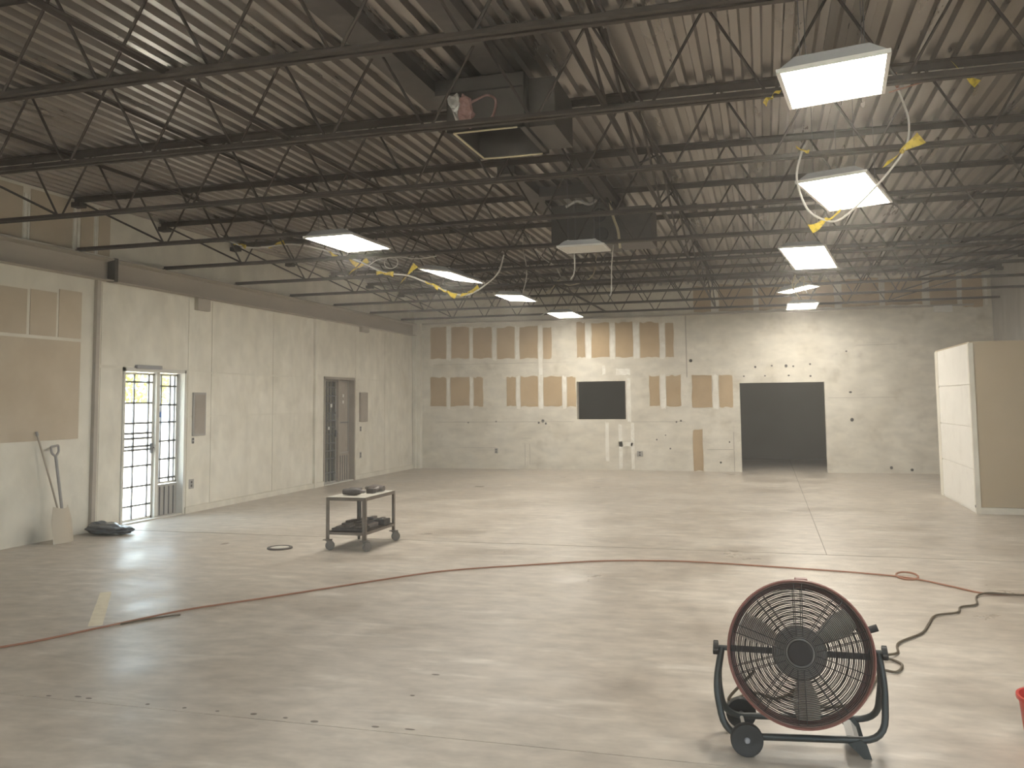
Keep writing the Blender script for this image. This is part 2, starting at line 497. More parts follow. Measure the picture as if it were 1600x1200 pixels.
# dents, holes and cracks
hm = MB().lathe([(0.0, 0.0), (0.035, 0.0), (0.04, 0.004)], 9).mesh('wall_hole', 'dark_void')
for x, z, s in [(-2.93, 0.69, 0.9), (-1.6, 2.47, 0.9), (1.75, 1.72, 0.8), (1.76, 1.13, 0.9), (-0.2, 2.3, 0.6), (0.15, 2.32, 0.5), (0.45, 2.31, 0.8), (0.6, 2.3, 0.5), (0.95, 2.34, 0.6), (-0.45, 2.1, 0.5), (0.0, 2.1, 0.5),
                (0.5, 2.1, 0.6), (0.95, 2.08, 0.6), (-5.05, 1.13, 0.9), (-5.15, 1.09, 0.6), (-4.98, 1.07, 0.6), (-1.95, 1.1, 0.5), (-1.85, 1.12, 0.6), (-2.1, 0.5, 0.5), (-1.0, 0.2, 0.6), (2.5, 0.12, 0.8), (2.9, 0.08, 0.8),
                (-6.9, 1.1, 0.5), (-6.2, 1.12, 0.5), (-0.8, 0.65, 0.4), (1.7, 2.6, 0.5), (-2.4, 0.7, 0.4), (-2.2, 0.8, 0.4)]:
    h = link('wall_hole', hm, wall_back, (x, YB - 0.001, z))
    h.rotation_euler = (PI / 2, 0, 0)
    h.scale = (s, s * random.uniform(0.7, 1.2), 1)
for a, b, c, d in [(-0.715, -0.70, 0.0, 0.87), (-1.705, -1.68, 2.1, 3.5), (-7.7, -4.3, 1.11, 1.118), (-3.0, -1.75, 1.10, 1.108), (-7.2, -6.2, 0.5, 0.506), (1.3, 2.7, 1.6, 1.607), (1.9, 2.72, 2.72, 2.728), (-5.6, -5.33, 0.72, 0.728), (-5.5, -5.49, 0.1, 0.6), (-5.38, -5.37, 0.1, 0.6), (-1.3, -0.72, 0.48, 0.49), (-7.8, -4.4, 2.5, 2.507)]:
    MB().box(a, b, YB - 0.003, YB + 0.01, c, d).build('crack', 'soffit_steel', wall_back)
# timber ledger under the last joist and corner post
struct(MB().box(XL + 0.22, XR - 0.35, YB - 0.05, YB + 0.01, 3.49, 3.53).build('trim_1', 'soffit_steel'), 'thin dark ledger across the top of the back wall')
struct(MB().box(XL - 0.01, XL + 0.20, YB - 0.14, YB + 0.01, 0, 3.5).box(XL + 0.02, XL + 0.10, YB - 0.17, YB - 0.12, 0, 3.3).build('trim_2', 'wall_panel'), 'boxed off-white post in the back left corner')

# right wall and front wall, with unseen windows added to light the near floor
w = MB()
RW = (-2.2, 2.6, 0.8, 2.3)
x0, x1 = XR, XR + 0.22
w.box(x0, x1, YF - 0.2, RW[0], 0, 4.5).box(x0, x1, RW[0], RW[1], 0, RW[2]).box(x0, x1, RW[0], RW[1], RW[3], 4.5).box(x0, x1, RW[1], YB + 0.2, 0, 4.5)
struct(w.build('wall_right', 'cinder'), 'grey block wall on the right above the tan enclosure')
w = MB()
FW = [(-6.8, -3.2), (-0.5, 3.1)]
y0, y1 = YF - 0.22, YF
w.box(XL - 0.2, FW[0][0], y0, y1, 0, 4.5).box(FW[0][1], FW[1][0], y0, y1, 0, 4.5).box(FW[1][1], XR + 0.2, y0, y1, 0, 4.5)
for a, b in FW:
    w.box(a, b, y0, y1, 0, 0.9).box(a, b, y0, y1, 2.3, 4.5)
struct(w.build('wall_front', 'wall_white'), 'front wall behind the viewer, with windows added to let in daylight')
def added_window(name, axis, p, a, b, c, d, n):
    e = struct(empty(name, (p, (a + b) / 2, c) if axis == 'x' else ((a + b) / 2, p, c)), 'large window in a pale frame, added out of view to let in daylight')
    inv = Matrix.Translation(-e.location)
    m = MB(); gl = MB()
    def bx_(s0, s1, z0, z1, t, mb):
        if axis == 'x':
            mb.box(p - t, p + t, s0, s1, z0, z1, inv)
        else:
            mb.box(s0, s1, p - t, p + t, z0, z1, inv)
    for k in range(n + 1):
        s = a + (b - a) * k / n
        s0 = min(max(s - 0.03, a), b - 0.06)
        bx_(s0, s0 + 0.06, c, d, 0.04, m)
    bx_(a, b, c, c + 0.06, 0.04, m); bx_(a, b, d - 0.06, d, 0.04, m)
    m.build('window_frame', 'frame_paint', e)
    for k in range(n):
        g = MB()
        bx_(a + (b - a) * k / n + 0.03, a + (b - a) * (k + 1) / n - 0.03, c + 0.06, d - 0.06, 0.004, g)
        g.build('pane', 'glass', e)
added_window('added_window_1', 'y', YF - 0.11, FW[0][0], FW[0][1], 0.9, 2.3, 3)
added_window('added_window_2', 'y', YF - 0.11, FW[1][0], FW[1][1], 0.9, 2.3, 3)
added_window('added_window_3', 'x', XR + 0.11, RW[0], RW[1], RW[2], RW[3], 3)

# rooms behind the back wall
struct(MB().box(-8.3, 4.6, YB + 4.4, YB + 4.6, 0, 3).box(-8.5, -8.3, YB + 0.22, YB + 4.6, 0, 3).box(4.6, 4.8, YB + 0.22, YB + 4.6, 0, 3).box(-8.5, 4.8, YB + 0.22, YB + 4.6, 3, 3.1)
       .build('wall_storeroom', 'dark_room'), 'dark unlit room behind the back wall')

# ------------------------------------------------------------------ ceiling: ribbed deck sheets on a roof slab
ceil = struct(MB().box(XL - 0.25, XR + 0.25, YF - 0.25, YB + 0.25, ZD + 0.06, ZD + 0.32).build('ceiling', 'roof_slab'), 'underside of a ribbed steel roof deck')
PITCH, NR = 0.150, 6
prof = []
for k in range(NR):
    x = k * PITCH
    prof += [(x, 0.048), (x + 0.064, 0.048), (x + 0.080, 0.0), (x + 0.134, 0.0)]
prof.append((NR * PITCH, 0.048))
LY = [YF - 0.2, 4.36, 10.65, YB + 0.2]
sheet = []
for a, b in zip(LY[:-1], LY[1:]):
    v = [(p[0], a, p[1]) for p in prof] + [(p[0], b, p[1]) for p in prof]
    n = len(prof)
    f = [(i, i + 1, n + i + 1, n + i) for i in range(n - 1)]
    sheet.append(MB().add(v, f).mesh('deck_sheet', 'galvanized'))
x = XL - 0.2
k = 0
while x < XR + 0.1:
    for j, s in enumerate(sheet):
        link('deck_sheet', s, ceil, (x, 0, ZD + (0.0 if j % 2 else 0.0012) + 0.001 * (k % 2)))
    x += NR * PITCH
    k += 1

# ------------------------------------------------------------------ open-web steel joists
JY = [1.02, 2.68, 4.34, 5.75, 7.35, 9.02, 10.68, 12.45, 14.17, 15.85, 17.53, 19.24]
A0, A1 = XL + 0.02, XR - 0.02
def angle_mesh(z, s, up, L0, L1, side, name):
    t = 0.006
    y = 0.012 * side
    m = MB()
    z2 = z + (s if up else -s)
    m.box(L0, L1, min(y, y + s * side), max(y, y + s * side), min(z, z + (t if up else -t)), max(z, z + (t if up else -t)))
    m.box(L0, L1, min(y, y + t * side), max(y, y + t * side), min(z, z2), max(z, z2))
    return m.mesh(name, 'joist_paint')
zb, zt = 0.0, ZD - ZJ
ch = [('bottom_chord', angle_mesh(zb, 0.040, True, A0 + 0.06, A1 - 0.06, 1, 'bottom_chord')), ('bottom_chord', angle_mesh(zb, 0.040, True, A0 + 0.06, A1 - 0.06, -1, 'bottom_chord')),
      ('top_chord', angle_mesh(zt - 0.002, 0.055, False, A0, A1, 1, 'top_chord')), ('top_chord', angle_mesh(zt - 0.002, 0.055, False, A0, A1, -1, 'top_chord'))]
H0, H1 = 0.03, zt - 0.03
P0, PS = -6.93, 0.78
npan = int((A1 - 1.35 - P0) / PS)
dxw = PS / 2 - 0.035
web_up = MB().tube([(0, 0, H0), (dxw, 0, H1)], 0.0105, 6).mesh('web_rod', 'joist_paint')
web_dn = MB().tube([(0, 0, H0), (-dxw, 0, H1)], 0.0105, 6).mesh('web_rod', 'joist_paint')
endl = MB().tube([(P0 - 0.02, 0, H0), (A0 + 0.03, 0, H1)], 0.013, 6).mesh('end_rod', 'joist_paint')
PE = P0 + npan * PS
endr = MB().tube([(PE + 0.02, 0, H0), (A1 - 0.03, 0, H1)], 0.013, 6).mesh('end_rod', 'joist_paint')
seat = MB().box(A0 - 0.02, A0 + 0.12, -0.06, 0.06, zt - 0.12, zt - 0.06).mesh('bearing_seat', 'joist_paint')
seat2 = MB().box(A1 - 0.12, A1 + 0.02, -0.06, 0.06, zt - 0.12, zt - 0.06).mesh('bearing_seat', 'joist_paint')
ORD = ['nearest', 'second', 'third', 'fourth', 'fifth', 'sixth', 'seventh', 'eighth', 'ninth', 'tenth']
for i, y in enumerate(JY):
    j = empty('steel_joist', (0, y, ZJ))
    if i < 2:
        lab = 'dark open-web steel joist overhead, %s behind the nearest one in the photo' % ('second' if i == 0 else 'just')
    elif i == len(JY) - 1:
        lab = 'farthest dark open-web steel joist, just in front of the patched back wall'
    elif i == 2:
        lab = 'nearest dark open-web steel joist, crossing the top edge of the photo'
    else:
        lab = '%s dark open-web steel joist counted from the front of the photo' % ORD[i - 2]
    tag(j, lab, 'joist', 'open-web roof joists')
    for nm, me in ch:
        link(nm, me, j)
    link('end_rod', endl, j); link('end_rod', endr, j)
    link('bearing_seat', seat, j); link('bearing_seat', seat2, j)
    for k in range(npan + 1):
        px = P0 + k * PS
        link('web_rod', web_up, j, (px + 0.03, 0, 0)) if k < npan else None
        link('web_rod', web_dn, j, (px - 0.03, 0, 0)) if k > 0 else None
    link('web_rod', web_dn, j, (P0 - 0.03, 0, 0)); link('web_rod', web_up, j, (PE + 0.03, 0, 0))

# bridging angles that tie the joists together
def bridging(x, z, lab, y0=1.0, y1=19.26):
    b = MB().box(x, x + 0.030, y0, y1, z, z + 0.004).box(x, x + 0.004, y0, y1, z - 0.026, z).build('bridging_angle', 'joist_paint')
    origin(b, (x, (y0 + y1) / 2, z))
    tag(b, lab, 'bracing', 'bridging between the joists')
bridging(-6.7, ZD - 0.062, 'thin steel bridging angle under the deck, leftmost of the upper runs')
bridging(-5.2, ZD - 0.062, 'thin steel bridging angle under the deck, second upper run from the left')
bridging(-1.02, ZD - 0.062, 'thin steel bridging angle under the deck, right of the first duct box')
bridging(2.6, ZD - 0.062, 'thin steel bridging angle under the deck, rightmost of the upper runs')
bridging(-0.98, ZJ + 0.034, 'thin steel bridging angle tied along the lower chords, right of the duct boxes')
bridging(-3.35, ZJ + 0.034, 'thin steel bridging angle tied along the lower chords, left of the duct boxes')
for a, b in zip(JY[2:-1], JY[3:]):
    m = MB().tube([(-1.0, a + 0.02, ZJ + 0.06), (-1.0, b - 0.02, ZD - 0.09)], 0.012, 5)
    m.tube([(-0.97, a + 0.02, ZD - 0.09), (-0.97, b - 0.02, ZJ + 0.06)], 0.012, 5)
    o = origin(m.build('cross_brace', 'joist_paint'), (-1.0, (a + b) / 2, ZJ + 0.3))
    kk = JY.index(a) - 2
    tag(o, 'crossed steel braces along the middle, between the %s and %s joists' % (ORD[kk], ORD[kk + 1] if kk + 1 < 9 else 'farthest'), 'bracing', 'cross braces')

# ------------------------------------------------------------------ roof-unit curbs and duct boxes
t = tag(empty('roof_curb', (-2.2, 6.2, ZD)), 'dark steel curb frame under the deck around the nearer duct box', 'frame')
def rel(mb, name, m, t):
    o = mb.build(name, m)
    o.data.transform(Matrix.Translation(-t.location))
    o.parent = t
    return o
rel(MB().box(-2.72, -2.50, 4.40, 6.95, ZD - 0.10, ZD - 0.004), 'curb_channel', 'dark_steel', t)
rel(MB().box(-2.02, -1.82, 4.40, 7.30, ZD - 0.10, ZD - 0.004), 'curb_channel', 'dark_steel', t)
rel(MB().box(-2.50, -2.02, 6.55, 6.75, ZD - 0.13, ZD - 0.004), 'curb_channel', 'dark_steel', t)
rel(MB().box(-2.50, -2.02, 6.95, 7.10, ZD - 0.12, ZD - 0.004), 'curb_channel', 'dark_steel', t)
def duct_box(name, cx, cy, zc, sx, sy, sz, lab, opening):
    t = empty(name, (cx, cy, zc))
    tag(t, lab, 'duct')
    e = 0.006
    m = MB()
    hx, hy = sx / 2, sy / 2
    m.box(-hx, -hx + e, -hy, hy, 0, sz).box(hx - e, hx, -hy, hy, 0, sz).box(-hx, hx, -hy, -hy + e, 0, sz).box(-hx, hx, hy - e, hy, 0, sz)
    m.box(-hx, hx, -hy, hy, sz - e, sz)
    if opening == 'below':
        # underside with a cut hole
        m.box(-hx, hx, -hy, -hy + 0.04, 0, e).box(-hx, hx, hy - 0.05, hy, 0, e).box(-hx, -hx + 0.05, -hy, hy, 0, e).box(hx - 0.05, hx, -hy, hy, 0, e)
    else:
        m.box(-hx, hx, -hy, hy, 0, e)
    m.build('duct_body', 'duct_steel', t)
    return t
d1 = duct_box('duct_box', -1.99, 6.68, 3.67, 0.62, 0.80, 0.42, 'dark sheet-metal duct box with an open bottom edged in pale trim, above the second joist', 'below')
m = MB()
for a, b in [((-0.26, -0.38), (0.25, -0.39)), ((-0.26, -0.38), (-0.255, 0.37)), ((-0.255, 0.37), (0.0, 0.385)), ((0.0, 0.385), (0.26, 0.37))]:
    m.tube([(a[0], a[1], -0.004), (b[0], b[1], -0.004)], 0.009, 6)
m.build('pale_edging', 'pale_edge', d1)
MB().box(0.315, 0.52, -0.28, 0.36, 0.02, 0.40).build('side_plenum', 'duct_steel', d1)
MB().box(-0.30, 0.30, -0.425, 0.425, 0.30, 0.304).build('duct_baffle', 'dark_void', d1)
# torn insulation hanging at its front
def crumple(mb, n, cx, cy, cz, sx, sy, sz, amp, seed):
    rnd = random.Random(seed)
    bm = bmesh.new()
    bmesh.ops.create_icosphere(bm, subdivisions=n, radius=1)
    ph = [rnd.uniform(0, 6.28) for _ in range(6)]
    for q in bm.verts:
        c = q.co.copy()
        d = 1 + amp * (math.sin(5 * c.x + ph[0]) * math.cos(4 * c.y + ph[1]) + 0.6 * math.sin(9 * c.z + ph[2] + 3 * c.x) + 0.5 * math.sin(11 * c.y + ph[3]) + rnd.uniform(-0.35, 0.35))
        q.co = Vector((cx + c.x * d * sx, cy + c.y * d * sy, cz + c.z * d * sz))
    bm.verts.index_update()
    mb.add([q.co.copy() for q in bm.verts], [tuple(q.index for q in f.verts) for f in bm.faces])
    bm.free()
    return mb
ins = empty('torn_insulation', (-2.17, 6.262, 3.69))
tag(ins, 'torn pink and silver insulation scrap hanging on the front of the nearer duct box', 'insulation')
def scrap(poly, y0, y1, name, m_, seed):
    # ragged slab of batt, its faces subdivided and crumpled
    rnd = random.Random(seed)
    me = MB().prism(poly, 'y', y0, y1).mesh(name, m_)
    bm = bmesh.new(); bm.from_mesh(me)
    bmesh.ops.triangulate(bm, faces=bm.faces[:])
    bmesh.ops.subdivide_edges(bm, edges=bm.edges[:], cuts=2, use_grid_fill=True)
    for q in bm.verts:
        q.co += Vector((rnd.uniform(-1, 1) * 0.007, rnd.uniform(-1, 0.2) * 0.010, rnd.uniform(-1, 1) * 0.007))
    bm.to_mesh(me); bm.free()
    return link(name, me, ins)
scrap([(0.0, 0.0), (0.035, 0.015), (0.06, -0.01), (0.085, 0.0), (0.08, 0.07), (0.105, 0.10), (0.08, 0.13), (0.07, 0.22), (0.02, 0.25), (-0.01, 0.20), (-0.03, 0.10)], -0.035, 0.02, 'batt', 'insulation_pink', 3)
scrap([(-0.005, 0.02), (-0.03, 0.04), (-0.06, 0.13), (-0.10, 0.20), (-0.115, 0.25), (-0.06, 0.24), (-0.02, 0.26), (-0.005, 0.19), (-0.02, 0.10)], -0.045, 0.015, 'foil_face', 'foil', 5)
MB().tube(smooth_path([(0.07, 0, 0.19), (0.15, 0.02, 0.23), (0.21, 0.02, 0.24), (0.27, 0.0, 0.19), (0.26, 0.0, 0.10), (0.22, 0.0, 0.03)], 6), 0.010, 6).build('torn_strip', 'insulation_pink', ins)

t2 = tag(empty('roof_curb', (-2.2, 10.9, ZD)), 'dark steel curb frame under the deck around the farther duct box', 'frame')
rel(MB().box(-2.78, -2.58, 9.2, 12.0, ZD - 0.10, ZD - 0.004), 'curb_channel', 'dark_steel', t2)
rel(MB().box(-1.95, -1.72, 9.2, 12.0, ZD - 0.10, ZD - 0.004), 'curb_channel', 'dark_steel', t2)
rel(MB().box(-2.58, -1.95, 10.3, 10.5, ZD - 0.12, ZD - 0.004), 'curb_channel', 'dark_steel', t2)
d2 = duct_box('duct_box', -2.15, 11.2, 3.57, 0.80, 0.80, 0.5, 'grey sheet-metal duct box with two round holes, above the unlit lamp', 'closed')
for x, z in [(0.22, 0.34), (0.24, 0.10)]:
    mm = Matrix.Translation((x, -0.402, z)) @ Matrix.Rotation(PI / 2, 4, 'X')
    MB().lathe([(0.0, 0.0), (0.075, 0.0), (0.085, 0.012), (0.092, 0.0)], 18, mm).build('port_hole', 'dark_void', d2)
MB().box(0.41, 0.85, -0.3, 0.3, 0.0, 0.45).build('side_plenum', 'dark_steel', d2)
mm = MB().tube(smooth_path([(0.36, -0.43, 0.5), (0.40, -0.45, 0.3), (0.46, -0.46, 0.12), (0.48, -0.45, -0.1)], 6), 0.018, 6)
mm.build('flex_hose', 'pale_edge', d2)
MB().tube(smooth_path([(-0.2, -0.43, 0.47), (-0.05, -0.45, 0.53), (0.1, -0.45, 0.48), (0.2, -0.45, 0.53)], 6), 0.02, 6).build('foil_elbow', 'foil', d2)

# ------------------------------------------------------------------ suspended flat-panel lights
def ceiling_light(x, y, z, yaw, pitch, roll, sx, sy, lit, lab, hang=3.6):
    t = empty('panel_light', (x, y, z))
    t.rotation_euler = (pitch, roll, yaw)
    tag(t, lab, 'light', 'hanging panel lights')
    hx, hy = sx / 2, sy / 2
    fr = 0.022
    m = MB()
    m.box(-hx, hx, -hy, -hy + fr, 0, 0.022).box(-hx, hx, hy - fr, hy, 0, 0.022).box(-hx, -hx + fr, -hy + fr, hy - fr, 0, 0.022).box(hx - fr, hx, -hy + fr, hy - fr, 0, 0.022)
    m.build('lamp_frame', 'light_frame', t)
    MB().box(-hx + fr, hx - fr, -hy + fr, hy - fr, 0.006, 0.014).build('diffuser', 'diffuser_lit' if lit else 'diffuser_dim', t)
    b = MB()
    b.prism([(-hx + 0.01, 0.022), (hx - 0.01, 0.022), (hx - 0.10, 0.075), (-hx + 0.10, 0.075)], 'y', -hy + 0.02, hy - 0.02)
    b.build('back_housing', 'light_back', t)
    MB().box(-0.09, 0.09, -0.17, 0.17, 0.075, 0.105, None, 0.006).build('driver_box', 'light_back', t)
    R = Matrix.Rotation(yaw, 3, 'Z') @ Matrix.Rotation(roll, 3, 'Y') @ Matrix.Rotation(pitch, 3, 'X')
    Ri = R.transposed()
    for cx, cy in [(-hx + 0.12, -hy + 0.15), (hx - 0.12, -hy + 0.15), (hx - 0.12, hy - 0.15), (-hx + 0.12, hy - 0.15)]:
        p = R @ Vector((cx, cy, 0.07))
        up = Ri @ Vector((0, 0, max(0.04, ZD - 0.0 - z - p.z)))
        MB().tube([Vector((cx, cy, 0.07)), Vector((cx, cy, 0.07)) + up], 0.0025, 5).build('hanger_wire', 'bar_steel', t)
        MB().lathe([(0.0, 0.0), (0.018, 0.0), (0.018, 0.02), (0.0, 0.026)], 10, Matrix.Translation((cx, cy, 0.068))).build('hanger_clip', 'light_frame', t)
    return t
LIGHTS = [
    (0.44, 5.30, 3.405, -0.10, 0.12, -0.05, 0.57, 1.06, 1, 'brightest near panel light at top right, tilted, between the first two joists'),
    (0.75, 8.30, 3.42, -0.28, -0.02, -0.03, 0.58, 1.24, 1, 'lit panel light framed by the loop of white cable, second in the right-hand row'),
    (0.60, 12.00, 3.41, -0.20, -0.10, 0.03, 0.57, 1.20, 1, 'lit panel light, third in the right-hand row'),
    (0.597, 15.50, 3.42, -0.218, 0.088, -0.17, 0.55, 1.07, 1, 'small lit panel light, fourth in the right-hand row'),
    (0.76, 18.60, 3.44, 0.0, 0.0, 0.0, 0.60, 1.20, 1, 'farthest small lit panel light of the right-hand row, in front of the back wall'),
    (-4.59, 9.23, 3.44, 0.035, 0.026, -0.026, 0.58, 1.17, 1, 'bright panel light nearest the camera in the left-hand row, near the yellow-flagged cable'),
    (-4.32, 12.00, 3.414, -0.142, -0.027, 0.162, 0.53, 1.09, 1, 'narrow-looking lit panel light, second in the left-hand row, above the yellow flags'),
    (-4.23, 15.10, 3.43, 0.014, 0.008, 0.061, 0.52, 1.08, 1, 'small lit panel light, third in the left-hand row'),
    (-4.10, 18.60, 3.44, 0.0, 0.0, 0.0, 0.58, 1.20, 1, 'farthest small lit panel light of the left-hand row, over the tan wall patches'),
    (-2.0, 10.18, 3.38, 0.091, 0.095, -0.023, 0.54, 1.05, 0, 'unlit grey panel light under the farther duct box'),
]
# one unseen lamp added to each row to brighten the near floor
LIGHTS += [
    (0.50, 0.70, 3.42, -0.05, 0.03, 0.02, 0.58, 1.18, 1, 'lit panel light added to the right-hand row, unseen almost straight above the viewer'),
    (-4.50, 0.40, 3.42, 0.0, 0.0, 0.02, 0.58, 1.18, 1, 'lit panel light added to the left-hand row, unseen beside the viewer'),
]
for L in LIGHTS:
    ceiling_light(*L)

# ------------------------------------------------------------------ dangling cables with yellow flags
def cable(name, pts, r, m, lab, cat='cable', n=8, group=None):
    path = smooth_path(pts, n)
    o = MB().tube(path, r, 7).build(name, m)
    tag(o, lab, cat, group)
    lo = min(path, key=lambda q: q.z)
    return origin(o, lo)
def flag(p, yaw, tilt, s, lab, kind=0):
    # a fold of yellow marking tape tied on the cable: knot and two tails
    t = empty('yellow_flag', p, yaw)
    s *= 0.72
    tag(t, lab, 'tape', 'yellow tape flags')
    def tail(d, L, wd, ph):
        v = []; n = 6
        for k in range(n + 1):
            u = k / n
            c = Vector((d * u * L, 0.012 * math.sin(u * 5 + ph), -tilt * d * u * L + 0.01 * math.sin(4 * u + ph)))
            h = (0.25 + 0.75 * u) * wd / 2
            for dy in (-0.0008, 0.0008):
                v += [c + Vector((tilt * h * d, dy, h)), c + Vector((-tilt * h * d, dy, -h))]
        f = []
        for k in range(n):
            a = 4 * k; b = a + 4
            f += [(a, b, b + 1, a + 1), (a + 2, a + 3, b + 3, b + 2), (a, a + 2, b + 2, b), (a + 1, b + 1, b + 3, a + 3)]
        f += [(0, 1, 3, 2), (4 * n, 4 * n + 2, 4 * n + 3, 4 * n + 1)]
        return MB().add(v, f)
    tail(1, 0.15 * s, 0.085 * s, 0.3 + kind).build('tape_tail', 'tape_yellow', t)
    tail(-1, 0.13 * s, 0.06 * s, 1.5 + kind).build('tape_tail', 'tape_yellow', t)
    crumple(MB(), 2, 0, 0, 0, 0.018 * s, 0.016 * s, 0.018 * s, 0.1, kind + 9).build('knot', 'tape_yellow', t)
    return t
cable('power_cable', [(1.05, 7.2, 3.97), (1.08, 7.2, 3.88), (1.12, 7.2, 3.70), (1.09, 7.2, 3.51), (0.95, 7.2, 3.31), (0.75, 7.2, 3.10), (0.60, 7.2, 2.98), (0.49, 7.2, 2.98), (0.36, 7.2, 3.08), (0.29, 7.2, 3.32), (0.33, 7.2, 3.52), (0.36, 7.25, 3.60)],
      0.0085, 'cable_white', 'white cable hanging in a wide loop below the near right-hand lights')
MB_w = MB()
for dx, dz in [(-0.05, 0.10), (0.0, 0.13), (0.05, 0.11)]:
    MB_w.tube([(1.05, 7.2, 3.97), (1.05 + dx * 0.6, 7.2, 3.97 + dz * 0.6), (1.05 + dx, 7.21, 3.97 + dz)], 0.004, 5)
o = origin(MB_w.build('wire_ends', 'cord_orange'), (1.05, 7.2, 3.97)); tag(o, 'bare copper-coloured wire ends splayed at the top of the white cable loop', 'wire')
flag((1.06, 7.18, 3.47), 0.15, -0.75, 1.35, 'large yellow tape flag tied half-way down the white cable loop', 1)
flag((0.50, 7.2, 2.985), PI, 0.55, 1.15, 'yellow tape flag at the bottom of the white cable loop', 2)
flag((0.34, 7.19, 3.55), 0.4, 0.3, 0.55, 'small dull yellow tape tag at the upper left of the white cable loop', 3)
flag((1.50, 7.1, 4.0), 0.3, 0.9, 0.9, 'yellow tape flag on the thin wire beside the joist at far right', 4)
flag((0.10, 5.6, 3.47), 2.8, 0.7, 0.5, 'small yellow tape flag at the left corner of the brightest near light', 5)
cable('thin_wire', [(0.98, 7.15, 3.93), (1.2, 7.12, 3.97), (1.36, 7.1, 4.0), (1.50, 7.1, 4.0)], 0.005, 'cord_orange', 'thin reddish wire running to the far right yellow flag', 'wire')
cable('power_cable', [(-7.2, 10.2, 3.98), (-6.7, 10.4, 3.72), (-6.22, 10.8, 3.80), (-5.75, 11.0, 3.70), (-5.38, 11.0, 3.57), (-4.95, 11.0, 3.37), (-4.57, 11.0, 3.30), (-4.11, 11.0, 3.10), (-3.9, 11.0, 3.02), (-3.71, 11.0, 3.02), (-3.5, 11.0, 3.13), (-3.35, 11.1, 3.30), (-3.3, 11.2, 3.55)],
      0.011, 'cable_white', 'grey-white cable draped past the left-hand lights and hung with yellow flags')
for i, (x, y, z, s, tl, yw, lab) in enumerate([
    (-6.78, 10.35, 3.75, 0.9, 0.3, 0.2, 'yellow tape bunch at the far left end of the draped cable, beside the joist'),
    (-6.40, 10.65, 3.78, 1.0, -0.4, 0.5, 'yellow tape flag left of the nearest left-row light'),
    (-5.75, 10.98, 3.69, 0.85, 0.8, 0.1, 'yellow tape flag just under the left corner of the nearest left-row light'),
    (-5.45, 10.98, 3.58, 1.0, 0.9, 0.3, 'yellow tape flag below the nearest left-row light'),
    (-5.32, 10.98, 3.46, 1.2, -0.7, 0.2, 'broad yellow tape flag hanging lowest below the nearest left-row light'),
    (-4.93, 10.98, 3.35, 1.25, 0.15, 0.0, 'yellow tape flag half-way along the draped cable, left of the narrow light'),
    (-4.58, 10.98, 3.33, 1.0, -1.1, 0.1, 'steep yellow tape flag just left of the narrow light'),
    (-4.25, 10.98, 3.17, 0.9, 0.5, 0.2, 'yellow tape flag under the left end of the narrow light'),
    (-4.03, 10.98, 3.06, 1.15, 0.5, 0.0, 'bunched yellow tape flag under the middle of the narrow light'),
    (-3.72, 10.98, 3.04, 1.2, -0.45, 0.3, 'yellow tape flag at the lowest sag of the draped cable')]):
    flag((x, y, z), yw, tl, s, lab, i)
cable('loose_cable', [(-5.2, 11.05, 3.48), (-5.05, 11.05, 3.56), (-4.75, 11.05, 3.58), (-4.5, 11.05, 3.54), (-4.2, 11.05, 3.56)], 0.007, 'cable_white', 'thin white cable above the draped cable, near the narrow light', 'cable')
loop = [(-4.85 + 0.10 * math.cos(a), 11.02, 3.50 + 0.08 * math.sin(a)) for a in [k * PI / 5 for k in range(11)]]
cable('cable_loop', loop, 0.006, 'cable_white', 'small coil of white cable above the yellow flags', 'cable', 4)
cable('loose_cable', [(-3.6, 13.3, 4.2), (-3.6, 13.3, 3.98), (-3.55, 13.3, 3.7), (-3.56, 13.3, 3.5), (-3.62, 13.3, 3.28)], 0.008, 'cable_white', 'short white cable drop beyond the narrow light', 'cable')
cable('loose_cable', [(-3.5, 13.3, 4.2), (-3.3, 13.3, 3.85), (-3.1, 13.3, 3.7), (-3.0, 13.3, 3.52)], 0.006, 'cable_white', 'curved white cable between the second and third left-row lights', 'cable')
cable('loose_cable', [(-3.75, 15.3, 3.50), (-3.6, 15.3, 3.62), (-3.5, 15.3, 3.74), (-3.3, 15.3, 3.65), (-3.0, 15.3, 3.72), (-2.85, 15.3, 3.85), (-2.8, 15.3, 4.2)], 0.008, 'pale_edge', 'tangled yellowish cable right of the third left-row light', 'cable')
cable('loose_cable', [(-4.35, 18.0, 3.49), (-4.45, 18.0, 3.42), (-4.6, 18.0, 3.36)], 0.011, 'cable_white', 'white cable end hanging off the farthest left-row light', 'cable')
cable('pull_cord', [(-1.80, 11.05, 3.60), (-1.83, 11.05, 3.3), (-1.84, 11.05, 3.0), (-1.86, 11.05, 2.92)], 0.007, 'cable_white', 'straight pale cord hanging right of the unlit lamp', 'cable')
cable('pull_cord', [(-2.28, 10.9, 3.60), (-2.28, 10.9, 3.25), (-2.33, 10.9, 3.13)], 0.009, 'cable_white', 'short pale cord hanging below the unlit lamp', 'cable')
cable('loose_cable', [(0.50, 14.2, 3.50), (0.45, 14.2, 3.32), (0.55, 14.2, 3.14), (0.47, 14.2, 3.3), (0.62, 14.2, 3.46), (0.60, 14.2, 3.2)], 0.008, 'pale_edge', 'tangled pale wires hanging between the third and fourth right-row lights', 'cable')

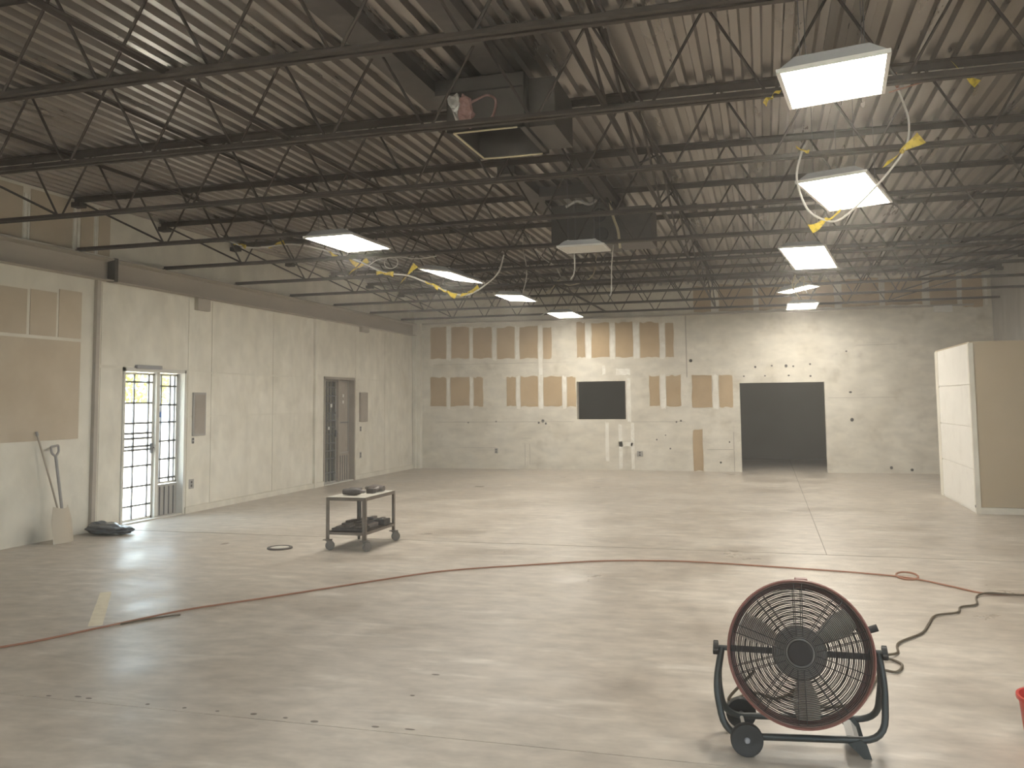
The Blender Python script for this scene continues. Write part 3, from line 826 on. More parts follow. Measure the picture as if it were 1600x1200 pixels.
# ------------------------------------------------------------------ barred doors in the left wall
def barred_door(name, y0, y1, ymull, ztop, hz, vy, hz2, vy2, kick, lit, lab):
    xo = XL - 0.11
    e = struct(empty(name, (xo, (y0 + y1) / 2, 0)), lab)
    inv = Matrix.Translation(-e.location)
    fr = MB()
    fr.box(xo - 0.11, xo + 0.13, y0, y0 + 0.04, 0, ztop, inv).box(xo - 0.11, xo + 0.13, y1 - 0.04, y1, 0, ztop, inv).box(xo - 0.11, xo + 0.13, y0, y1, ztop - 0.05, ztop, inv)
    fr.box(xo - 0.06, xo + 0.06, ymull - 0.035, ymull + 0.035, 0, ztop - 0.05, inv)
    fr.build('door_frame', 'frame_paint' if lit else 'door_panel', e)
    def grid(a, b, za, zb_, hs, vs_, rr, nm):
        g = MB()
        g.box(xo - 0.012, xo + 0.012, a, a + 0.028, za, zb_, inv).box(xo - 0.012, xo + 0.012, b - 0.028, b, za, zb_, inv)
        g.box(xo - 0.012, xo + 0.012, a, b, za, za + 0.03, inv).box(xo - 0.012, xo + 0.012, a, b, zb_ - 0.03, zb_, inv)
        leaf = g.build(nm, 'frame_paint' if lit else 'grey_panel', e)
        for z in hs:
            MB().box(xo - rr, xo + rr, a + 0.02, b - 0.02, z - rr, z + rr, inv).build('bar', 'bar_steel', leaf)
        for y in vs_:
            MB().box(xo - rr, xo + rr, y - rr, y + rr, za + 0.02, zb_ - 0.02, inv).build('bar', 'bar_steel', leaf)
        return leaf
    leaf = grid(y0 + 0.045, ymull - 0.037, 0.02, ztop - 0.06, hz, vy, 0.012, 'barred_leaf')
    side = grid(ymull + 0.037, y1 - 0.045, kick + 0.02, ztop - 0.06, hz2, vy2, 0.012, 'barred_sidelight')
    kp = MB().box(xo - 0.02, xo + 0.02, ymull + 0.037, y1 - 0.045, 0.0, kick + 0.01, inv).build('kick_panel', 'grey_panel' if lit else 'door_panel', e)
    for y in (ymull + 0.12, ymull + 0.22, ymull + 0.32, ymull + 0.42):
        if y < y1 - 0.06:
            MB().box(xo + 0.02, xo + 0.032, y - 0.006, y + 0.006, 0.03, kick - 0.02, inv).build('bar', 'bar_steel', kp)
    MB().box(xo - 0.035, xo - 0.027, y0 + 0.045, ymull - 0.037, 0.05, ztop - 0.06, inv).build('pane', 'glass', e)
    MB().box(xo - 0.035, xo - 0.027, ymull + 0.037, y1 - 0.045, kick, ztop - 0.06, inv).build('pane', 'glass', e)
    MB().box(xo + 0.01, xo + 0.04, ymull - 0.10, ymull - 0.07, 0.92, 1.06, inv).tube([inv @ Vector((xo + 0.035, ymull - 0.085, 1.0)), inv @ Vector((xo + 0.075, ymull - 0.085, 1.0)), inv @ Vector((xo + 0.075, ymull - 0.18, 1.0))], 0.008, 6).build('door_handle', 'bar_steel', leaf)
    MB().box(xo - 0.11, XL + 0.01, y0, y1, 0, 0.02, inv).build('threshold', 'frame_paint', e)
    return e
e1 = barred_door('door_1', D1[0], D1[1], 10.77, D1[2], [1.92, 1.63, 1.35, 1.21, 1.14, 1.03, 0.98, 0.76, 0.48, 0.22], [10.08, 10.33, 10.63],
            [1.87, 1.60, 1.35, 1.08, 0.82, 0.55], [10.90, 11.10, 11.2], 0.45, True, 'sunlit barred door with barred sidelight in the left wall')
e2 = barred_door('door_2', D2[0], D2[1], 16.36, D2[2], [1.92, 1.75, 1.60, 1.40, 1.25, 1.12, 0.98, 0.80, 0.65, 0.5, 0.22], [15.78, 15.90, 16.05, 16.18],
            [1.2], [], 0.55, False, 'dark barred door with a boarded sidelight, farther along the left wall')
xo = XL - 0.11
inv2 = Matrix.Translation(-e2.location)
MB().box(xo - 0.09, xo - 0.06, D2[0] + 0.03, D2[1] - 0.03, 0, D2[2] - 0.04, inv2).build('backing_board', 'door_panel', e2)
MB().box(xo - 0.015, xo - 0.005, 16.42, 16.88, 0.56, 2.05, inv2).build('boarded_light', 'door_panel', e2)
for y, z, s in [(15.80, 1.85, 0.05), (16.10, 1.55, 0.035), (15.78, 1.45, 0.03), (15.80, 1.02, 0.05), (16.0, 1.1, 0.03), (15.76, 0.52, 0.06), (16.62, 1.75, 0.03), (16.62, 1.62, 0.03)]:
    MB().box(xo + 0.014, xo + 0.017, y - s, y + s, z - s, z + s, inv2).build('sticker', 'sticker_white', e2)
inv1 = Matrix.Translation(-e1.location)
MB().box(xo + 0.013, xo + 0.016, 10.86, 10.91, 1.42, 1.50, inv1).build('blue_sticker', 'blue_tape', e1)
MB().box(XL - 0.01, XL + 0.05, 10.2, 10.72, 2.10, 2.15, inv1, 0.008).build('door_closer', 'light_back', e1)

# small fittings on the left wall
def wall_fitting(name, y0, y1, z0, z1, d, m, lab, cat, inset=True):
    t = empty(name, (XL, (y0 + y1) / 2, z0))
    tag(t, lab, cat)
    inv = Matrix.Translation(-t.location)
    MB().box(XL, XL + d, y0, y1, z0, z1, inv, min(0.006, d * 0.3)).build('cover', m, t)
    if inset:
        MB().box(XL + d - 0.001, XL + d + 0.004, y0 + 0.03, y1 - 0.03, z0 + 0.03, z1 - 0.03, inv).build('inner_plate', 'door_panel', t)
    return t
p = wall_fitting('electrical_panel', 11.47, 11.78, 1.13, 1.78, 0.035, 'grey_panel', 'grey electrical panel box beside the sunlit door', 'panel')
wall_fitting('electrical_panel', 17.15, 17.50, 1.20, 1.82, 0.05, 'door_panel', 'narrow dark electrical panel beside the dark barred door', 'panel')
def outlet(y, z, lab, w_=0.07, h_=0.115, wall='l'):
    if wall == 'l':
        t = empty('outlet', (XL, y, z)); R_ = Matrix.Rotation(PI / 2, 4, 'Z')
    else:
        t = empty('outlet', (y, YB, z)); R_ = Matrix.Identity(4)
    tag(t, lab, 'outlet')
    # local frame: plate in XZ, facing -Y
    MB().box(-w_ / 2, w_ / 2, -0.014, 0.0, -h_ / 2, h_ / 2, R_, 0.003).build('cover_plate', 'grey_panel', t)
    for dz in (-0.026, 0.026):
        MB().box(-0.017, 0.017, -0.017, -0.012, dz - 0.017, dz + 0.017, R_).build('socket', 'dark_void', t)
    return t
outlet(11.48, 0.42, 'small grey outlet low on the wall beside the sunlit door', 0.12, 0.14)
outlet(11.50, 1.06, 'tiny grey switch plate under the panel box beside the sunlit door', 0.06, 0.08)
outlet(17.22, 1.05, 'tiny dark plate under the narrow dark panel', 0.08, 0.1)
outlet(17.22, 0.50, 'small outlet low on the wall right of the dark barred door', 0.09, 0.13)
outlet(-6.2, 0.43, 'small outlet on the left part of the back wall', 0.08, 0.12, 'b')
outlet(-2.79, 0.38, 'dark outlet box low on the back wall right of the plaster runs', 0.13, 0.12, 'b')
wall_fitting('junction_box', 11.48, 11.79, 3.03, 3.215, 0.08, 'soffit_steel', 'brown junction box hanging under the wall beam above the sunlit door', 'box', False)
wall_fitting('junction_box', 17.15, 17.5, 3.11, 3.215, 0.08, 'soffit_steel', 'small brown box under the wall beam above the dark barred door', 'box', False)
tag(origin(MB().box(3.45, 3.80, YB - 0.13, YB - 0.052, 3.37, 3.50, None, 0.008).box(3.47, 3.78, YB - 0.14, YB - 0.128, 3.39, 3.42).build('emergency_light', 'light_frame'), (3.62, YB - 0.05, 3.37)), 'small white box fixture at the top of the back wall near the right corner', 'fixture')

# ------------------------------------------------------------------ low enclosure at the right
EX, EY0, EY1, EH = 2.73, 13.5, 16.05, 2.34
struct(MB().box(EX + 0.02, XR, EY0, EY0 + 0.12, 0.09, EH).build('wall_enclosure_front', 'tan_board'), 'plain tan face of the low enclosure at the right')
struct(MB().box(EX + 0.05, XR, EY0 - 0.012, EY0 + 0.11, 0.0, 0.085).build('baseboard_enclosure', 'wall_back'), 'pale base strip of the tan enclosure')
side = struct(MB().box(EX + 0.006, EX + 0.12, EY0 + 0.02, EY1, 0.0, EH).build('wall_enclosure_side', 'white_board'), 'bright white boarded side of the low enclosure')
for k in range(4):
    z0 = 0.03 + k * 0.58
    MB().box(EX - 0.006, EX + 0.01, EY0 + 0.06, EY1 - 0.24, z0, z0 + 0.562).build('board', 'white_board', side)
MB().box(EX - 0.008, EX + 0.03, EY1 - 0.23, EY1 + 0.01, 0.0, EH).build('edge_board', 'wall_panel', side)
MB().box(EX - 0.012, EX + 0.05, EY0 - 0.012, EY0 + 0.05, 0.0, EH + 0.002).build('corner_bead', 'wall_panel', side)
hh = link('bolt_hole', hm, side, (EX - 0.0125, EY0 + 0.02, 0.10)); hh.rotation_euler = (0, -PI / 2, 0); hh.scale = (0.5, 0.5, 1)
struct(MB().box(EX + 0.006, XR, EY0, EY1, EH, EH + 0.02).build('ceiling_enclosure', 'tan_board'), 'lid of the low enclosure')
struct(MB().box(EX + 0.12, XR, EY1 - 0.12, EY1, 0, EH).build('wall_enclosure_back', 'tan_board'), 'rear face of the low enclosure')

# ------------------------------------------------------------------ drum fan
FC = Vector((0.112, 4.36, 0.435))
fan = empty('drum_fan', (0.112, 4.40, 0.0))
tag(fan, 'large dark red drum fan with wire grille on a wheeled black tube stand', 'fan')
AX = (Vector((0.03, 0, 1.6)) - FC); AX.normalize()       # drum faces up towards the viewer
AX = Vector((AX.x + 0.035, AX.y, AX.z - 0.02)).normalized()
zz = AX
xx = Vector((1, 0, 0)); xx = (xx - zz * xx.dot(zz)).normalized()
yy = zz.cross(xx)
DM = Matrix.Translation(-fan.location) @ Matrix(((xx.x, yy.x, zz.x, FC.x), (xx.y, yy.y, zz.y, FC.y), (xx.z, yy.z, zz.z, FC.z), (0, 0, 0, 1)))
RF = 0.315
dep = 0.085     # half depth
shell = MB().lathe([(RF - 0.004, dep), (RF, dep + 0.006), (RF + 0.006, dep), (RF + 0.001, dep - 0.012), (RF, 0), (RF + 0.001, -dep + 0.012), (RF + 0.006, -dep), (RF, -dep - 0.006),
                    (RF - 0.026, -dep), (RF - 0.026, -dep + 0.004), (RF - 0.006, -dep + 0.010), (RF - 0.006, dep - 0.01)], 64, DM, True).build('drum_shell', 'fan_red', fan)
def grille(z, r0, r1, n, dome, name):
    m = MB()
    for k in range(n):
        r = r0 + (r1 - r0) * k / (n - 1)
        u = (r - r0) / (r1 - r0)
        zc = z + dome * (1 - u * u)
        m.tube([DM @ Vector((r * math.cos(a), r * math.sin(a), zc)) for a in [2 * PI * q / 48 for q in range(48)]], 0.0019, 4, True)
    g = m.build(name, 'fan_wire', fan)
    for k in range(10):
        s = MB()
        for off in (-0.018, 0.018):
            a = 2 * PI * k / 10 + PI / 2
            pts = []
            for q in range(7):
                r = 0.07 + (r1 - 0.07) * q / 6
                u = max(0, (r - r0) / (r1 - r0))
                zc = z + dome * (1 - u * u) + (0.003 if dome > 0 else -0.003)
                o_ = off * (0.75 + 0.25 * u)
                pts.append(DM @ Vector((r * math.cos(a) - o_ * math.sin(a), r * math.sin(a) + o_ * math.cos(a), zc)))
            s.tube(pts, 0.0021, 5)
        s.build('spoke_pair', 'fan_wire', g)
    return g
grille(dep - 0.012, 0.065, RF - 0.012, 34, 0.02, 'front_grille')
grille(-dep + 0.002, 0.065, RF - 0.03, 22, -0.015, 'rear_grille')
MB().lathe([(0, 0.026), (0.04, 0.028), (0.052, 0.024), (0.055, 0.014), (0.055, 0.0), (0, 0.0)], 28, DM @ Matrix.Translation((0, 0, dep - 0.004))).build('badge_plate', 'fan_motor', fan)
MB().lathe([(0, 0.07), (0.06, 0.07), (0.112, 0.05), (0.12, 0.02), (0.12, -0.06), (0.08, -0.14), (0, -0.145)], 28, DM).build('motor', 'fan_motor_grey', fan)
MB().box(-RF + 0.004, RF - 0.004, -0.014, 0.014, -0.075, -0.055, DM).build('motor_bracket', 'fan_wire', fan)
for k in range(3):
    a0 = 2 * PI * k / 3 + 0.62
    v = []
    nr, na = 7, 5
    for side_ in (0.0, 0.003):
        for i in range(nr):
            r = 0.075 + (RF - 0.105) * i / (nr - 1)
            wdt = (0.16 + 0.24 * math.sin(PI * min(1, i / (nr - 1) * 0.75 + 0.12))) * 0.9
            for j in range(na):
                s_ = j / (na - 1) - 0.5
                a = a0 + s_ * wdt * 1.5
                v.append(DM @ Vector((r * math.cos(a), r * math.sin(a), 0.015 + s_ * 0.07 + 0.01 * math.cos(s_ * PI) + side_)))
    f = []
    N = nr * na
    for i in range(nr - 1):
        for j in range(na - 1):
            q = i * na + j
            f += [(q, q + 1, q + na + 1, q + na), (N + q, N + q + na, N + q + na + 1, N + q + 1)]
    bd = [j for j in range(na)] + [i * na + na - 1 for i in range(1, nr)] + [(nr - 1) * na + j for j in range(na - 2, -1, -1)] + [i * na for i in range(nr - 2, 0, -1)]
    for q in range(len(bd)):
        a, b = bd[q], bd[(q + 1) % len(bd)]
        f.append((a, b, N + b, N + a))
    MB().add(v, f, True).build('blade', 'fan_blade', fan)
FO = -fan.location
def fp(*pts):
    return [Vector(p) + FO for p in pts]
PVL, PVR = (-0.238, 4.40, 0.425), (0.455, 4.41, 0.445)
ft = 0.0155
fl_ = arc_corner(fp(PVL, (-0.268, 4.33, 0.27), (-0.225, 4.28, 0.065), (0.465, 4.36, 0.075), (0.475, 4.395, 0.30), PVR), 0.10, 6)
MB().tube(fl_, ft, 10).build('front_tube', 'fan_tube', fan)
rl_ = arc_corner(fp(PVL, (-0.265, 4.47, 0.27), (-0.24, 4.52, 0.075), (0.455, 4.60, 0.085), (0.468, 4.47, 0.30), PVR), 0.10, 6)
MB().tube(rl_, ft, 10).build('rear_tube', 'fan_tube', fan)
for P_, d in ((PVL, -1), (PVR, 1)):
    c = Vector(P_) + FO
    MB().tube([c + Vector((-0.03 * d * 1.4, 0, 0)), c + Vector((0.02 * d, 0, 0))], 0.012, 10).build('pivot_bolt', 'fan_tube', fan)
    k_ = MB()
    k_.tube([c + Vector((0.015 * d, 0, 0)), c + Vector((0.035 * d, 0, 0))], 0.026, 10)
    k_.box(-0.012, 0.012, -0.036, 0.036, -0.012, 0.012, Matrix.Translation(c + Vector((0.028 * d, 0, 0))) @ Matrix.Rotation(0.5, 4, 'X'), 0.004)
    k_.build('tilt_knob', 'black_rubber', fan)
# carry handle stub at the upper right of the drum
hp = DM @ Vector((RF * math.cos(0.36), RF * math.sin(0.36), -0.02))
hd = (DM.to_3x3() @ Vector((math.cos(0.36), math.sin(0.36), 0))).normalized()
MB().tube([hp, hp + hd * 0.022], 0.010, 8).tube([hp + hd * 0.02 - Vector((0.022, 0, 0.008)), hp + hd * 0.03 + Vector((0.022, 0, 0.008))], 0.016, 10).build('carry_handle', 'black_rubber', fan)
hp = DM @ Vector((RF * math.cos(1.5), RF * math.sin(1.5), -0.06))
MB().box(-0.03, 0.03, -0.02, 0.02, -0.01, 0.022, Matrix.Translation(hp), 0.006).build('top_handle', 'fan_red', fan)
# wheels
for wx, wy, r in [(-0.13, 4.235, 0.072), (-0.165, 4.585, 0.072)]:
    W_ = Matrix.Translation(Vector((wx, wy, r)) + FO) @ Matrix.Rotation(0.12, 4, 'Z') @ Matrix.Rotation(PI / 2, 4, 'X')
    wh = MB().lathe([(0, 0.012), (0.02, 0.016), (0.045, 0.014), (0.058, 0.021), (0.070, 0.020), (0.072, 0.012), (0.072, -0.012), (0.070, -0.020), (0.058, -0.021), (0.045, -0.014), (0.02, -0.016), (0, -0.012)], 28, W_).build('wheel', 'black_rubber', fan)
    MB().lathe([(0, 0.024), (0.010, 0.023), (0.014, 0.014)], 12, W_).build('hub_cap', 'light_back', wh)
MB().tube(fp((-0.13, 4.26, 0.072), (-0.165, 4.56, 0.072)), 0.009, 8).build('axle', 'grey_panel', fan)
# feet at the right
for p_, q_ in [((0.34, 4.345, 0.07), (0.375, 4.325, 0.0)), ((0.33, 4.585, 0.08), (0.365, 4.60, 0.0))]:
    v = []
    a, b = Vector(p_), Vector(q_)
    m = MB()
    m.prism([(a.x - 0.035, a.z - 0.01), (b.x - 0.006, b.z), (b.x + 0.028, b.z), (a.x + 0.045, a.z - 0.01), (a.x + 0.02, a.z + 0.012)], 'y', a.y - 0.018, a.y + 0.018)
    o = m.build('foot', 'fan_tube', fan)
    o.data.transform(Matrix.Translation(FO))
m = MB().prism([(0.30, 0.085), (0.335, 0.085), (0.36, 0.055), (0.325, 0.055)], 'y', 4.36, 4.58)
m.build('foot_plate', 'grey_panel', fan).data.transform(Matrix.Translation(FO))

# ------------------------------------------------------------------ cords on the floor
R1 = 0.0075
pts = [(-6.4, 3.5), (-5.6, 4.1), (-4.93, 4.83), (-4.66, 5.40), (-4.52, 5.75), (-4.36, 6.09), (-3.99, 6.59), (-3.36, 7.49), (-2.94, 8.01), (-2.25, 8.47), (-1.62, 8.82), (-1.1, 8.95), (-0.63, 8.97), (0.26, 8.84), (0.70, 8.76),
       (1.07, 8.65), (1.26, 8.52), (1.45, 8.30), (1.66, 8.06), (1.95, 8.08), (2.4, 8.15), (3.2, 8.1), (4.3, 8.6)]
cable('extension_cord', [(x, y, R1 + 0.002) for x, y in pts], R1, 'cord_orange', 'long orange-red extension cord curving across the whole concrete floor', 'cord', 8)
cable('cord_slack', [(-4.58, 5.55, 0.008), (-4.50, 5.70, 0.008), (-4.43, 5.80, 0.008), (-4.33, 5.90, 0.008)], 0.006, 'cord_brown', 'short dark cord lying just in front of the extension cord at the floor glint', 'cord')
lp = [(1.16 + 0.09 * math.cos(a), 8.66 + 0.12 * math.sin(a), 0.016 + 0.01 * math.sin(a)) for a in [2 * PI * k / 10 for k in range(11)]]
cable('cord_kink', lp, 0.009, 'cord_orange', 'small loop kinked in the orange cord above the fan', 'cord', 4)
pts = [(-0.10, 4.62, 0.26), (-0.24, 4.95, 0.012), (-0.11, 5.09, 0.012), (0.01, 5.03, 0.012), (0.17, 5.29, 0.012), (0.08, 5.12, 0.022), (0.15, 4.98, 0.012), (0.28, 4.96, 0.012), (0.43, 5.10, 0.012), (0.55, 5.5, 0.012),
       (0.60, 5.68, 0.012), (0.68, 5.67, 0.012), (0.73, 5.82, 0.012), (0.69, 5.92, 0.012), (0.63, 5.92, 0.022), (0.66, 5.98, 0.022), (0.74, 6.09, 0.012), (0.78, 6.33, 0.012), (0.96, 6.62, 0.012), (1.05, 6.9, 0.012), (1.14, 7.17, 0.012), (1.31, 7.31, 0.012), (1.37, 7.50, 0.012),
       (1.50, 7.62, 0.012), (1.56, 7.9, 0.012), (1.66, 8.03, 0.02), (1.85, 8.02, 0.02), (2.2, 8.02, 0.012)]
cable('fan_cord', pts, 0.008, 'cord_brown', 'dark power cord running from behind the fan to the orange cord', 'cord', 8)

# ------------------------------------------------------------------ rolling cart
cart = empty('utility_cart', (-4.43, 9.25, 0))
tag(cart, 'low brown steel utility cart on four casters with two shelves', 'cart')
cx0, cx1, cy0, cy1, ct, cb = -0.235, 0.235, -0.40, 0.40, 0.572, 0.205
for x in (cx0, cx1):
    for y in (cy0, cy1):
        m = MB()
        sx_ = 1 if x > 0 else -1; sy_ = 1 if y > 0 else -1
        m.box(min(x, x - sx_ * 0.040), max(x, x - sx_ * 0.040), min(y, y - sy_ * 0.004), max(y, y - sy_ * 0.004), 0.115, ct)
        m.box(min(x, x - sx_ * 0.004), max(x, x - sx_ * 0.004), min(y, y - sy_ * 0.040), max(y, y - sy_ * 0.040), 0.115, ct)
        m.build('leg', 'cart_steel', cart)
        c = MB()
        px_, py_ = x - sx_ * 0.014, y - sy_ * 0.014
        c.box(px_ - 0.04, px_ + 0.04, py_ - 0.04, py_ + 0.04, 0.110, 0.118)
        c.tube([(px_, py_, 0.114), (px_, py_, 0.10)], 0.02, 12)
        Q = Matrix.Translation((px_, py_, 0)) @ Matrix.Rotation({(1, 1): -0.9, (1, -1): -0.7, (-1, -1): -1.0, (-1, 1): 0.4}[(sx_, sy_)], 4, 'Z')
        c.box(-0.024, -0.019, -0.01, 0.05, 0.04, 0.104, Q).box(0.019, 0.024, -0.01, 0.05, 0.04, 0.104, Q).box(-0.024, 0.024, -0.02, 0.05, 0.099, 0.105, Q)
        ca = c.build('caster', 'wheel_grey', cart)
        Wm = Q @ Matrix.Translation((0, 0.025, 0.051)) @ Matrix.Rotation(PI / 2, 4, 'Y')
        wl = MB().lathe([(0, 0.013), (0.02, 0.016), (0.036, 0.013), (0.046, 0.015), (0.051, 0.009), (0.051, -0.009), (0.046, -0.015), (0.036, -0.013), (0.02, -0.016), (0, -0.013)], 22, Wm).build('wheel', 'wheel_grey', ca)
def shelf(z, lip, m_, nm):
    m = MB()
    e_ = 0.005
    m.box(cx0 + e_, cx1 - e_, cy0 + e_, cy1 - e_, z - 0.004, z)
    for a, b, c, d in [(cx0 + e_, cx1 - e_, cy0 + e_, cy0 + e_ + 0.003), (cx0 + e_, cx1 - e_, cy1 - e_ - 0.003, cy1 - e_), (cx0 + e_, cx0 + e_ + 0.003, cy0 + e_, cy1 - e_), (cx1 - e_ - 0.003, cx1 - e_, cy0 + e_, cy1 - e_)]:
        m.box(a, b, c, d, z - 0.035 if lip < 0 else z, z if lip < 0 else z + 0.03)
    s = m.build(nm, m_, cart)
    return s
shelf(ct, -1, 'cart_steel', 'top_shelf')
MB().box(cx0 + 0.006, cx1 - 0.006, cy0 + 0.006, cy1 - 0.006, ct, ct + 0.004).build('top_sheet', 'cart_top', cart)
shelf(cb, -1, 'cart_steel', 'lower_shelf')
CZ = ct + 0.005
# tools on the cart
def power_tool(x, y, z, rz, s, lab, m1='tool_dark', m2='tool_grey'):
    t = empty('power_tool', (x, y, z), rz)
    t.scale = (s, s, s)
    tag(t, lab, 'tool')
    MB().tube([(-0.13, 0, 0.045), (-0.05, 0, 0.045), (0.03, 0, 0.045), (0.09, 0, 0.045)], 0.04, 12, radii=[0.034, 0.043, 0.044, 0.030]).build('motor_body', m1, t)
    MB().tube([(0.08, 0, 0.045), (0.13, 0, 0.045), (0.15, 0, 0.045)], 0.02, 10, radii=[0.024, 0.02, 0.014]).build('chuck', m2, t)
    MB().tube(smooth_path([(-0.06, 0.02, 0.05), (-0.07, 0.09, 0.04), (-0.06, 0.17, 0.03)], 5), 0.024, 10).build('grip', m1, t)
    MB().box(-0.11, -0.01, 0.15, 0.23, 0.0, 0.06, None, 0.01).build('battery', m2, t)
    return t
power_tool(-4.43, 9.04, CZ, 0.2, 0.9, 'dark power tool at the front of the cart top')
power_tool(-4.36, 9.46, CZ, 3.0, 0.9, 'grey power tool behind the first one on the cart top', 'tool_grey', 'tool_dark')
t = empty('tool_case', (-4.53, 9.30, CZ), 0.3); tag(t, 'small dark tool case on the cart top beside the power tools', 'case')
MB().box(-0.07, 0.07, -0.05, 0.05, 0, 0.035, None, 0.008).build('case_base', 'tool_dark', t); MB().box(-0.07, 0.07, -0.05, 0.05, 0.036, 0.062, None, 0.008).build('case_lid', 'tool_grey', t)
MB().box(-0.02, 0.02, -0.058, -0.049, 0.028, 0.044).build('latch', 'light_back', t)
for i, (x, y, sx_, sy_, h, rz, m_, lab) in enumerate([
    (-4.43, 8.98, 0.36, 0.22, 0.035, 0.05, 'tool_dark', 'flat dark tool tray at the front of the cart lower shelf'),
    (-4.45, 9.25, 0.34, 0.24, 0.05, -0.08, 'tool_grey', 'brownish folded pad in the middle of the cart lower shelf'),
    (-4.40, 9.50, 0.34, 0.20, 0.06, 0.1, 'tool_dark', 'dark box at the back of the cart lower shelf')]):
    t = empty('shelf_item', (x, y, cb + 0.001), rz); tag(t, lab, 'box')
    MB().box(-sx_ / 2, sx_ / 2, -sy_ / 2, sy_ / 2, 0, h, None, 0.008).build('body', m_, t)
    for k in range(3):
        MB().box(-sx_ / 2 + 0.03 + k * sx_ / 3.3, -sx_ / 2 + 0.03 + k * sx_ / 3.3 + 0.06, -sy_ / 3, sy_ / 3, h - 0.001, h + 0.012 + 0.012 * ((k + i) % 2), None, 0.004).build('insert', 'tool_grey' if m_ == 'tool_dark' else 'tool_dark', t)

# ------------------------------------------------------------------ things along the left wall and on the floor
sh = empty('scoop_shovel', (-8.00, 8.65, 0)); tag(sh, 'grey D-handled scoop shovel leaning upright against the left wall', 'shovel')
top = Vector((-0.22, 0.10, 1.10))
bot = Vector((0.0, 0.01, 0.36))
MB().tube(smooth_path([bot + Vector((0.02, 0, -0.10)), bot, bot + (top - bot) * 0.45, bot + (top - bot) * 0.88], 5), 0.017, 10).build('shaft', 'shovel_grey', sh)
d_ = (top - bot).normalized(); sd = Vector((0, 1, 0.12)).normalized()
a_ = bot + (top - bot) * 0.86
MB().tube(arc_corner([a_, a_ + d_ * 0.05 + sd * 0.055, a_ + d_ * 0.13 + sd * 0.062, a_ + d_ * 0.13 - sd * 0.062, a_ + d_ * 0.05 - sd * 0.055, a_ + d_ * 0.001], 0.02, 4), 0.014, 8).build('d_handle', 'shovel_grey', sh)
v = []; f = []
n, mrows = 8, 7
for s_ in (0, 0.004):
    for i in range(mrows):
        u = i / (mrows - 1)
        wd = 0.155 * (0.72 + 0.28 * min(1, u * 2.5))
        for j in range(n + 1):
            q = j / n * 2 - 1
            v.append((0.03 + 0.06 * u - 0.05 * (q * q) + s_ + 0.0 , wd * q, 0.40 - 0.395 * u + 0.03 * q * q * (1 - u)))
N = mrows * (n + 1)
for i in range(mrows - 1):
    for j in range(n):
        q = i * (n + 1) + j
        f += [(q, q + 1, q + n + 2, q + n + 1), (N + q, N + q + n + 1, N + q + n + 2, N + q + 1)]
bd = list(range(n + 1)) + [i * (n + 1) + n for i in range(1, mrows)] + [(mrows - 1) * (n + 1) + j for j in range(n - 1, -1, -1)] + [i * (n + 1) for i in range(mrows - 2, 0, -1)]
for q in range(len(bd)):
    a, b = bd[q], bd[(q + 1) % len(bd)]
    f.append((a, b, N + b, N + a))
MB().add(v, f, True).build('scoop', 'shovel_blade', sh)
pl = empty('long_pole', (-8.05, 8.79, 0)); tag(pl, 'thin wooden pole leaning left of the shovel on the bare board', 'pole')
MB().tube([(0.0, 0.0, 0.0), (-0.10, -0.13, 0.62), (-0.205, -0.27, 1.25)], 0.011, 8).build('shaft', 'wood_pole', pl)
MB().tube([(-0.205, -0.27, 1.25), (-0.213, -0.281, 1.30)], 0.016, 8).build('end_cap', 'shovel_grey', pl)
bg = empty('plastic_bundle', (-7.93, 9.32, 0)); tag(bg, 'crumpled black plastic bundle lying at the foot of the steel post', 'plastic')
crumple(MB(), 4, -0.02, 0.0, 0.075, 0.26, 0.16, 0.070, 0.09, 21).build('bundle_body', 'black_plastic', bg)
crumple(MB(), 4, 0.17, 0.06, 0.055, 0.15, 0.13, 0.050, 0.10, 22).build('bundle_fold', 'black_plastic', bg)
crumple(MB(), 3, -0.13, 0.02, 0.10, 0.12, 0.10, 0.06, 0.12, 23).build('bundle_fold', 'black_plastic', bg)
dr = empty('floor_disc', (-5.23, 8.85, 0)); tag(dr, 'round dark-rimmed floor disc left of the cart', 'drain cover')
MB().lathe([(0.0, 0.0), (0.135, 0.0), (0.14, 0.006), (0.135, 0.018), (0.115, 0.02), (0.108, 0.012), (0.0, 0.012)], 32).build('rim', 'dark_steel', dr)
MB().lathe([(0.0, 0.016), (0.085, 0.016), (0.10, 0.0125)], 32).build('lid', 'cart_top', dr)
v0, v1 = Vector((-5.50, 6.475, 0)), Vector((-4.75, 5.49, 0))
dd = (v1 - v0).normalized(); nn = Vector((-dd.y, dd.x, 0)) * 0.045
vv = [v0 + nn, v0 - nn, v1 - nn * 1.1, v1 + nn * 1.1]
tp = MB().add([p + Vector((0, 0, 0.0)) for p in vv] + [p + Vector((0, 0, 0.002)) for p in vv], [(0, 1, 2, 3), (4, 7, 6, 5), (0, 4, 5, 1), (1, 5, 6, 2), (2, 6, 7, 3), (3, 7, 4, 0)]).build('floor_tape', 'floor_tape')
origin(tp, (-5.12, 5.98, 0)); tag(tp, 'worn pale strip of floor tape at the lower left', 'tape')
bk = empty('bucket', (1.172, 4.42, 0)); tag(bk, 'red plastic bucket cut off by the right edge of the photo', 'bucket')
MB().lathe([(0.0, 0.0), (0.118, 0.0), (0.122, 0.006), (0.150, 0.285), (0.160, 0.285), (0.160, 0.30), (0.148, 0.30), (0.146, 0.29), (0.116, 0.01), (0.0, 0.01)], 36).build('bucket_body', 'bucket_red', bk)

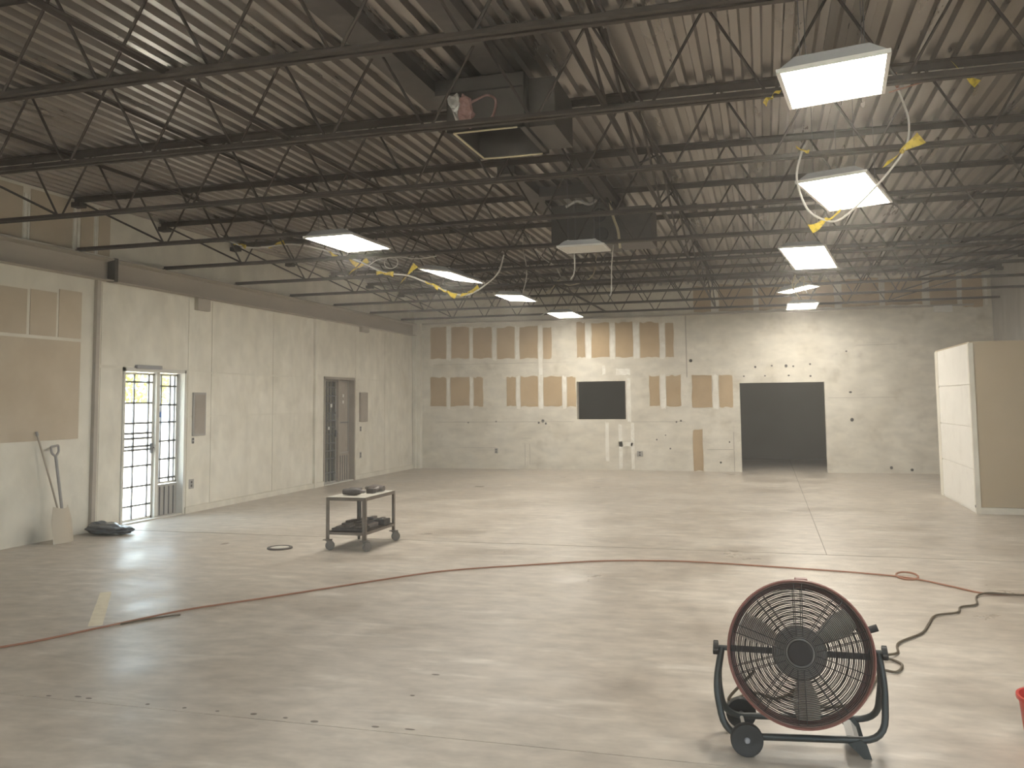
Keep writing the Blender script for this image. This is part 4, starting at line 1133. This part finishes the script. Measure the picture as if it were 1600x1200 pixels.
# ------------------------------------------------------------------ outdoors seen through the door
struct(MB().box(-60, XL - 0.22, -40, 60, -0.35, -0.05).box(XR + 0.22, 60, -40, 60, -0.35, -0.05).box(XL - 0.22, XR + 0.22, -40, YF - 0.22, -0.35, -0.05).build('ground_outside', 'asphalt'), 'sunlit pavement outside the barred door')
fe = empty('fence', (-22, 26, -0.05)); tag(fe, 'grey board fence far outside the sunlit door', 'fence')
bd_ = MB().box(-0.012, 0.012, -0.07, 0.07, 0.05, 1.75).mesh('fence_board', 'fence_wood')
for k in range(70):
    link('fence_board', bd_, fe, (0, -9 + k * 0.16, 0))
MB().box(0.012, 0.05, -9, 2.2, 0.4, 0.48).build('rail', 'fence_wood', fe); MB().box(0.012, 0.05, -9, 2.2, 1.4, 1.48).build('rail', 'fence_wood', fe)
for i, (x, y, h, lab) in enumerate([(-25, 27.5, 4.6, 'yellow-green tree beyond the fence, seen through the door leaf'), (-25, 31.5, 4.2, 'yellow-green tree beyond the fence, seen through the sidelight')]):
    t = empty('tree', (x, y, -0.05)); tag(t, lab, 'tree')
    MB().tube([(0, 0, 0), (0.1, 0, h * 0.35), (0, 0.1, h * 0.6)], 0.14, 8, radii=[0.16, 0.12, 0.07]).build('trunk', 'bark', t)
    c = MB()
    rnd = random.Random(40 + i)
    for k in range(900):
        a, b = rnd.uniform(0, 2 * PI), rnd.uniform(-1, 1)
        r = 1.5 * rnd.uniform(0.3, 1) ** 0.5
        p_ = Vector((r * math.cos(a) * math.sqrt(1 - b * b), r * math.sin(a) * math.sqrt(1 - b * b), h * 0.68 + b * r * 0.95))
        u_ = Vector((rnd.uniform(-1, 1), rnd.uniform(-1, 1), rnd.uniform(-1, 1))).normalized() * 0.13
        w_ = u_.orthogonal().normalized() * 0.08
        c.add([p_ - u_, p_ + w_, p_ + u_, p_ - w_], [(0, 1, 2, 3)])
    stuff(c.build('foliage', 'leaf', t))

# ------------------------------------------------------------------ thin haze volume added to soften and lift the blacks
hz = bpy.data.materials.new('added_haze')
hz.use_nodes = True
nt = hz.node_tree
nt.nodes.clear()
o_ = nt.nodes.new('ShaderNodeOutputMaterial')
v_ = nt.nodes.new('ShaderNodeVolumeScatter')
v_.inputs['Color'].default_value = (1.0, 0.96, 0.90, 1)
v_.inputs['Density'].default_value = 0.010
v_.inputs['Anisotropy'].default_value = 0.35
nt.links.new(v_.outputs[0], o_.inputs['Volume'])
MATS['added_haze'] = hz
hb = MB().box(XL + 0.005, XR - 0.005, YF + 0.005, YB - 0.01, 0.001, ZD - 0.001).build('added_haze', 'added_haze')
stuff(hb)
hb['label'] = 'thin haze added to the air of the hall to lift the blacks'
hb['category'] = 'haze'
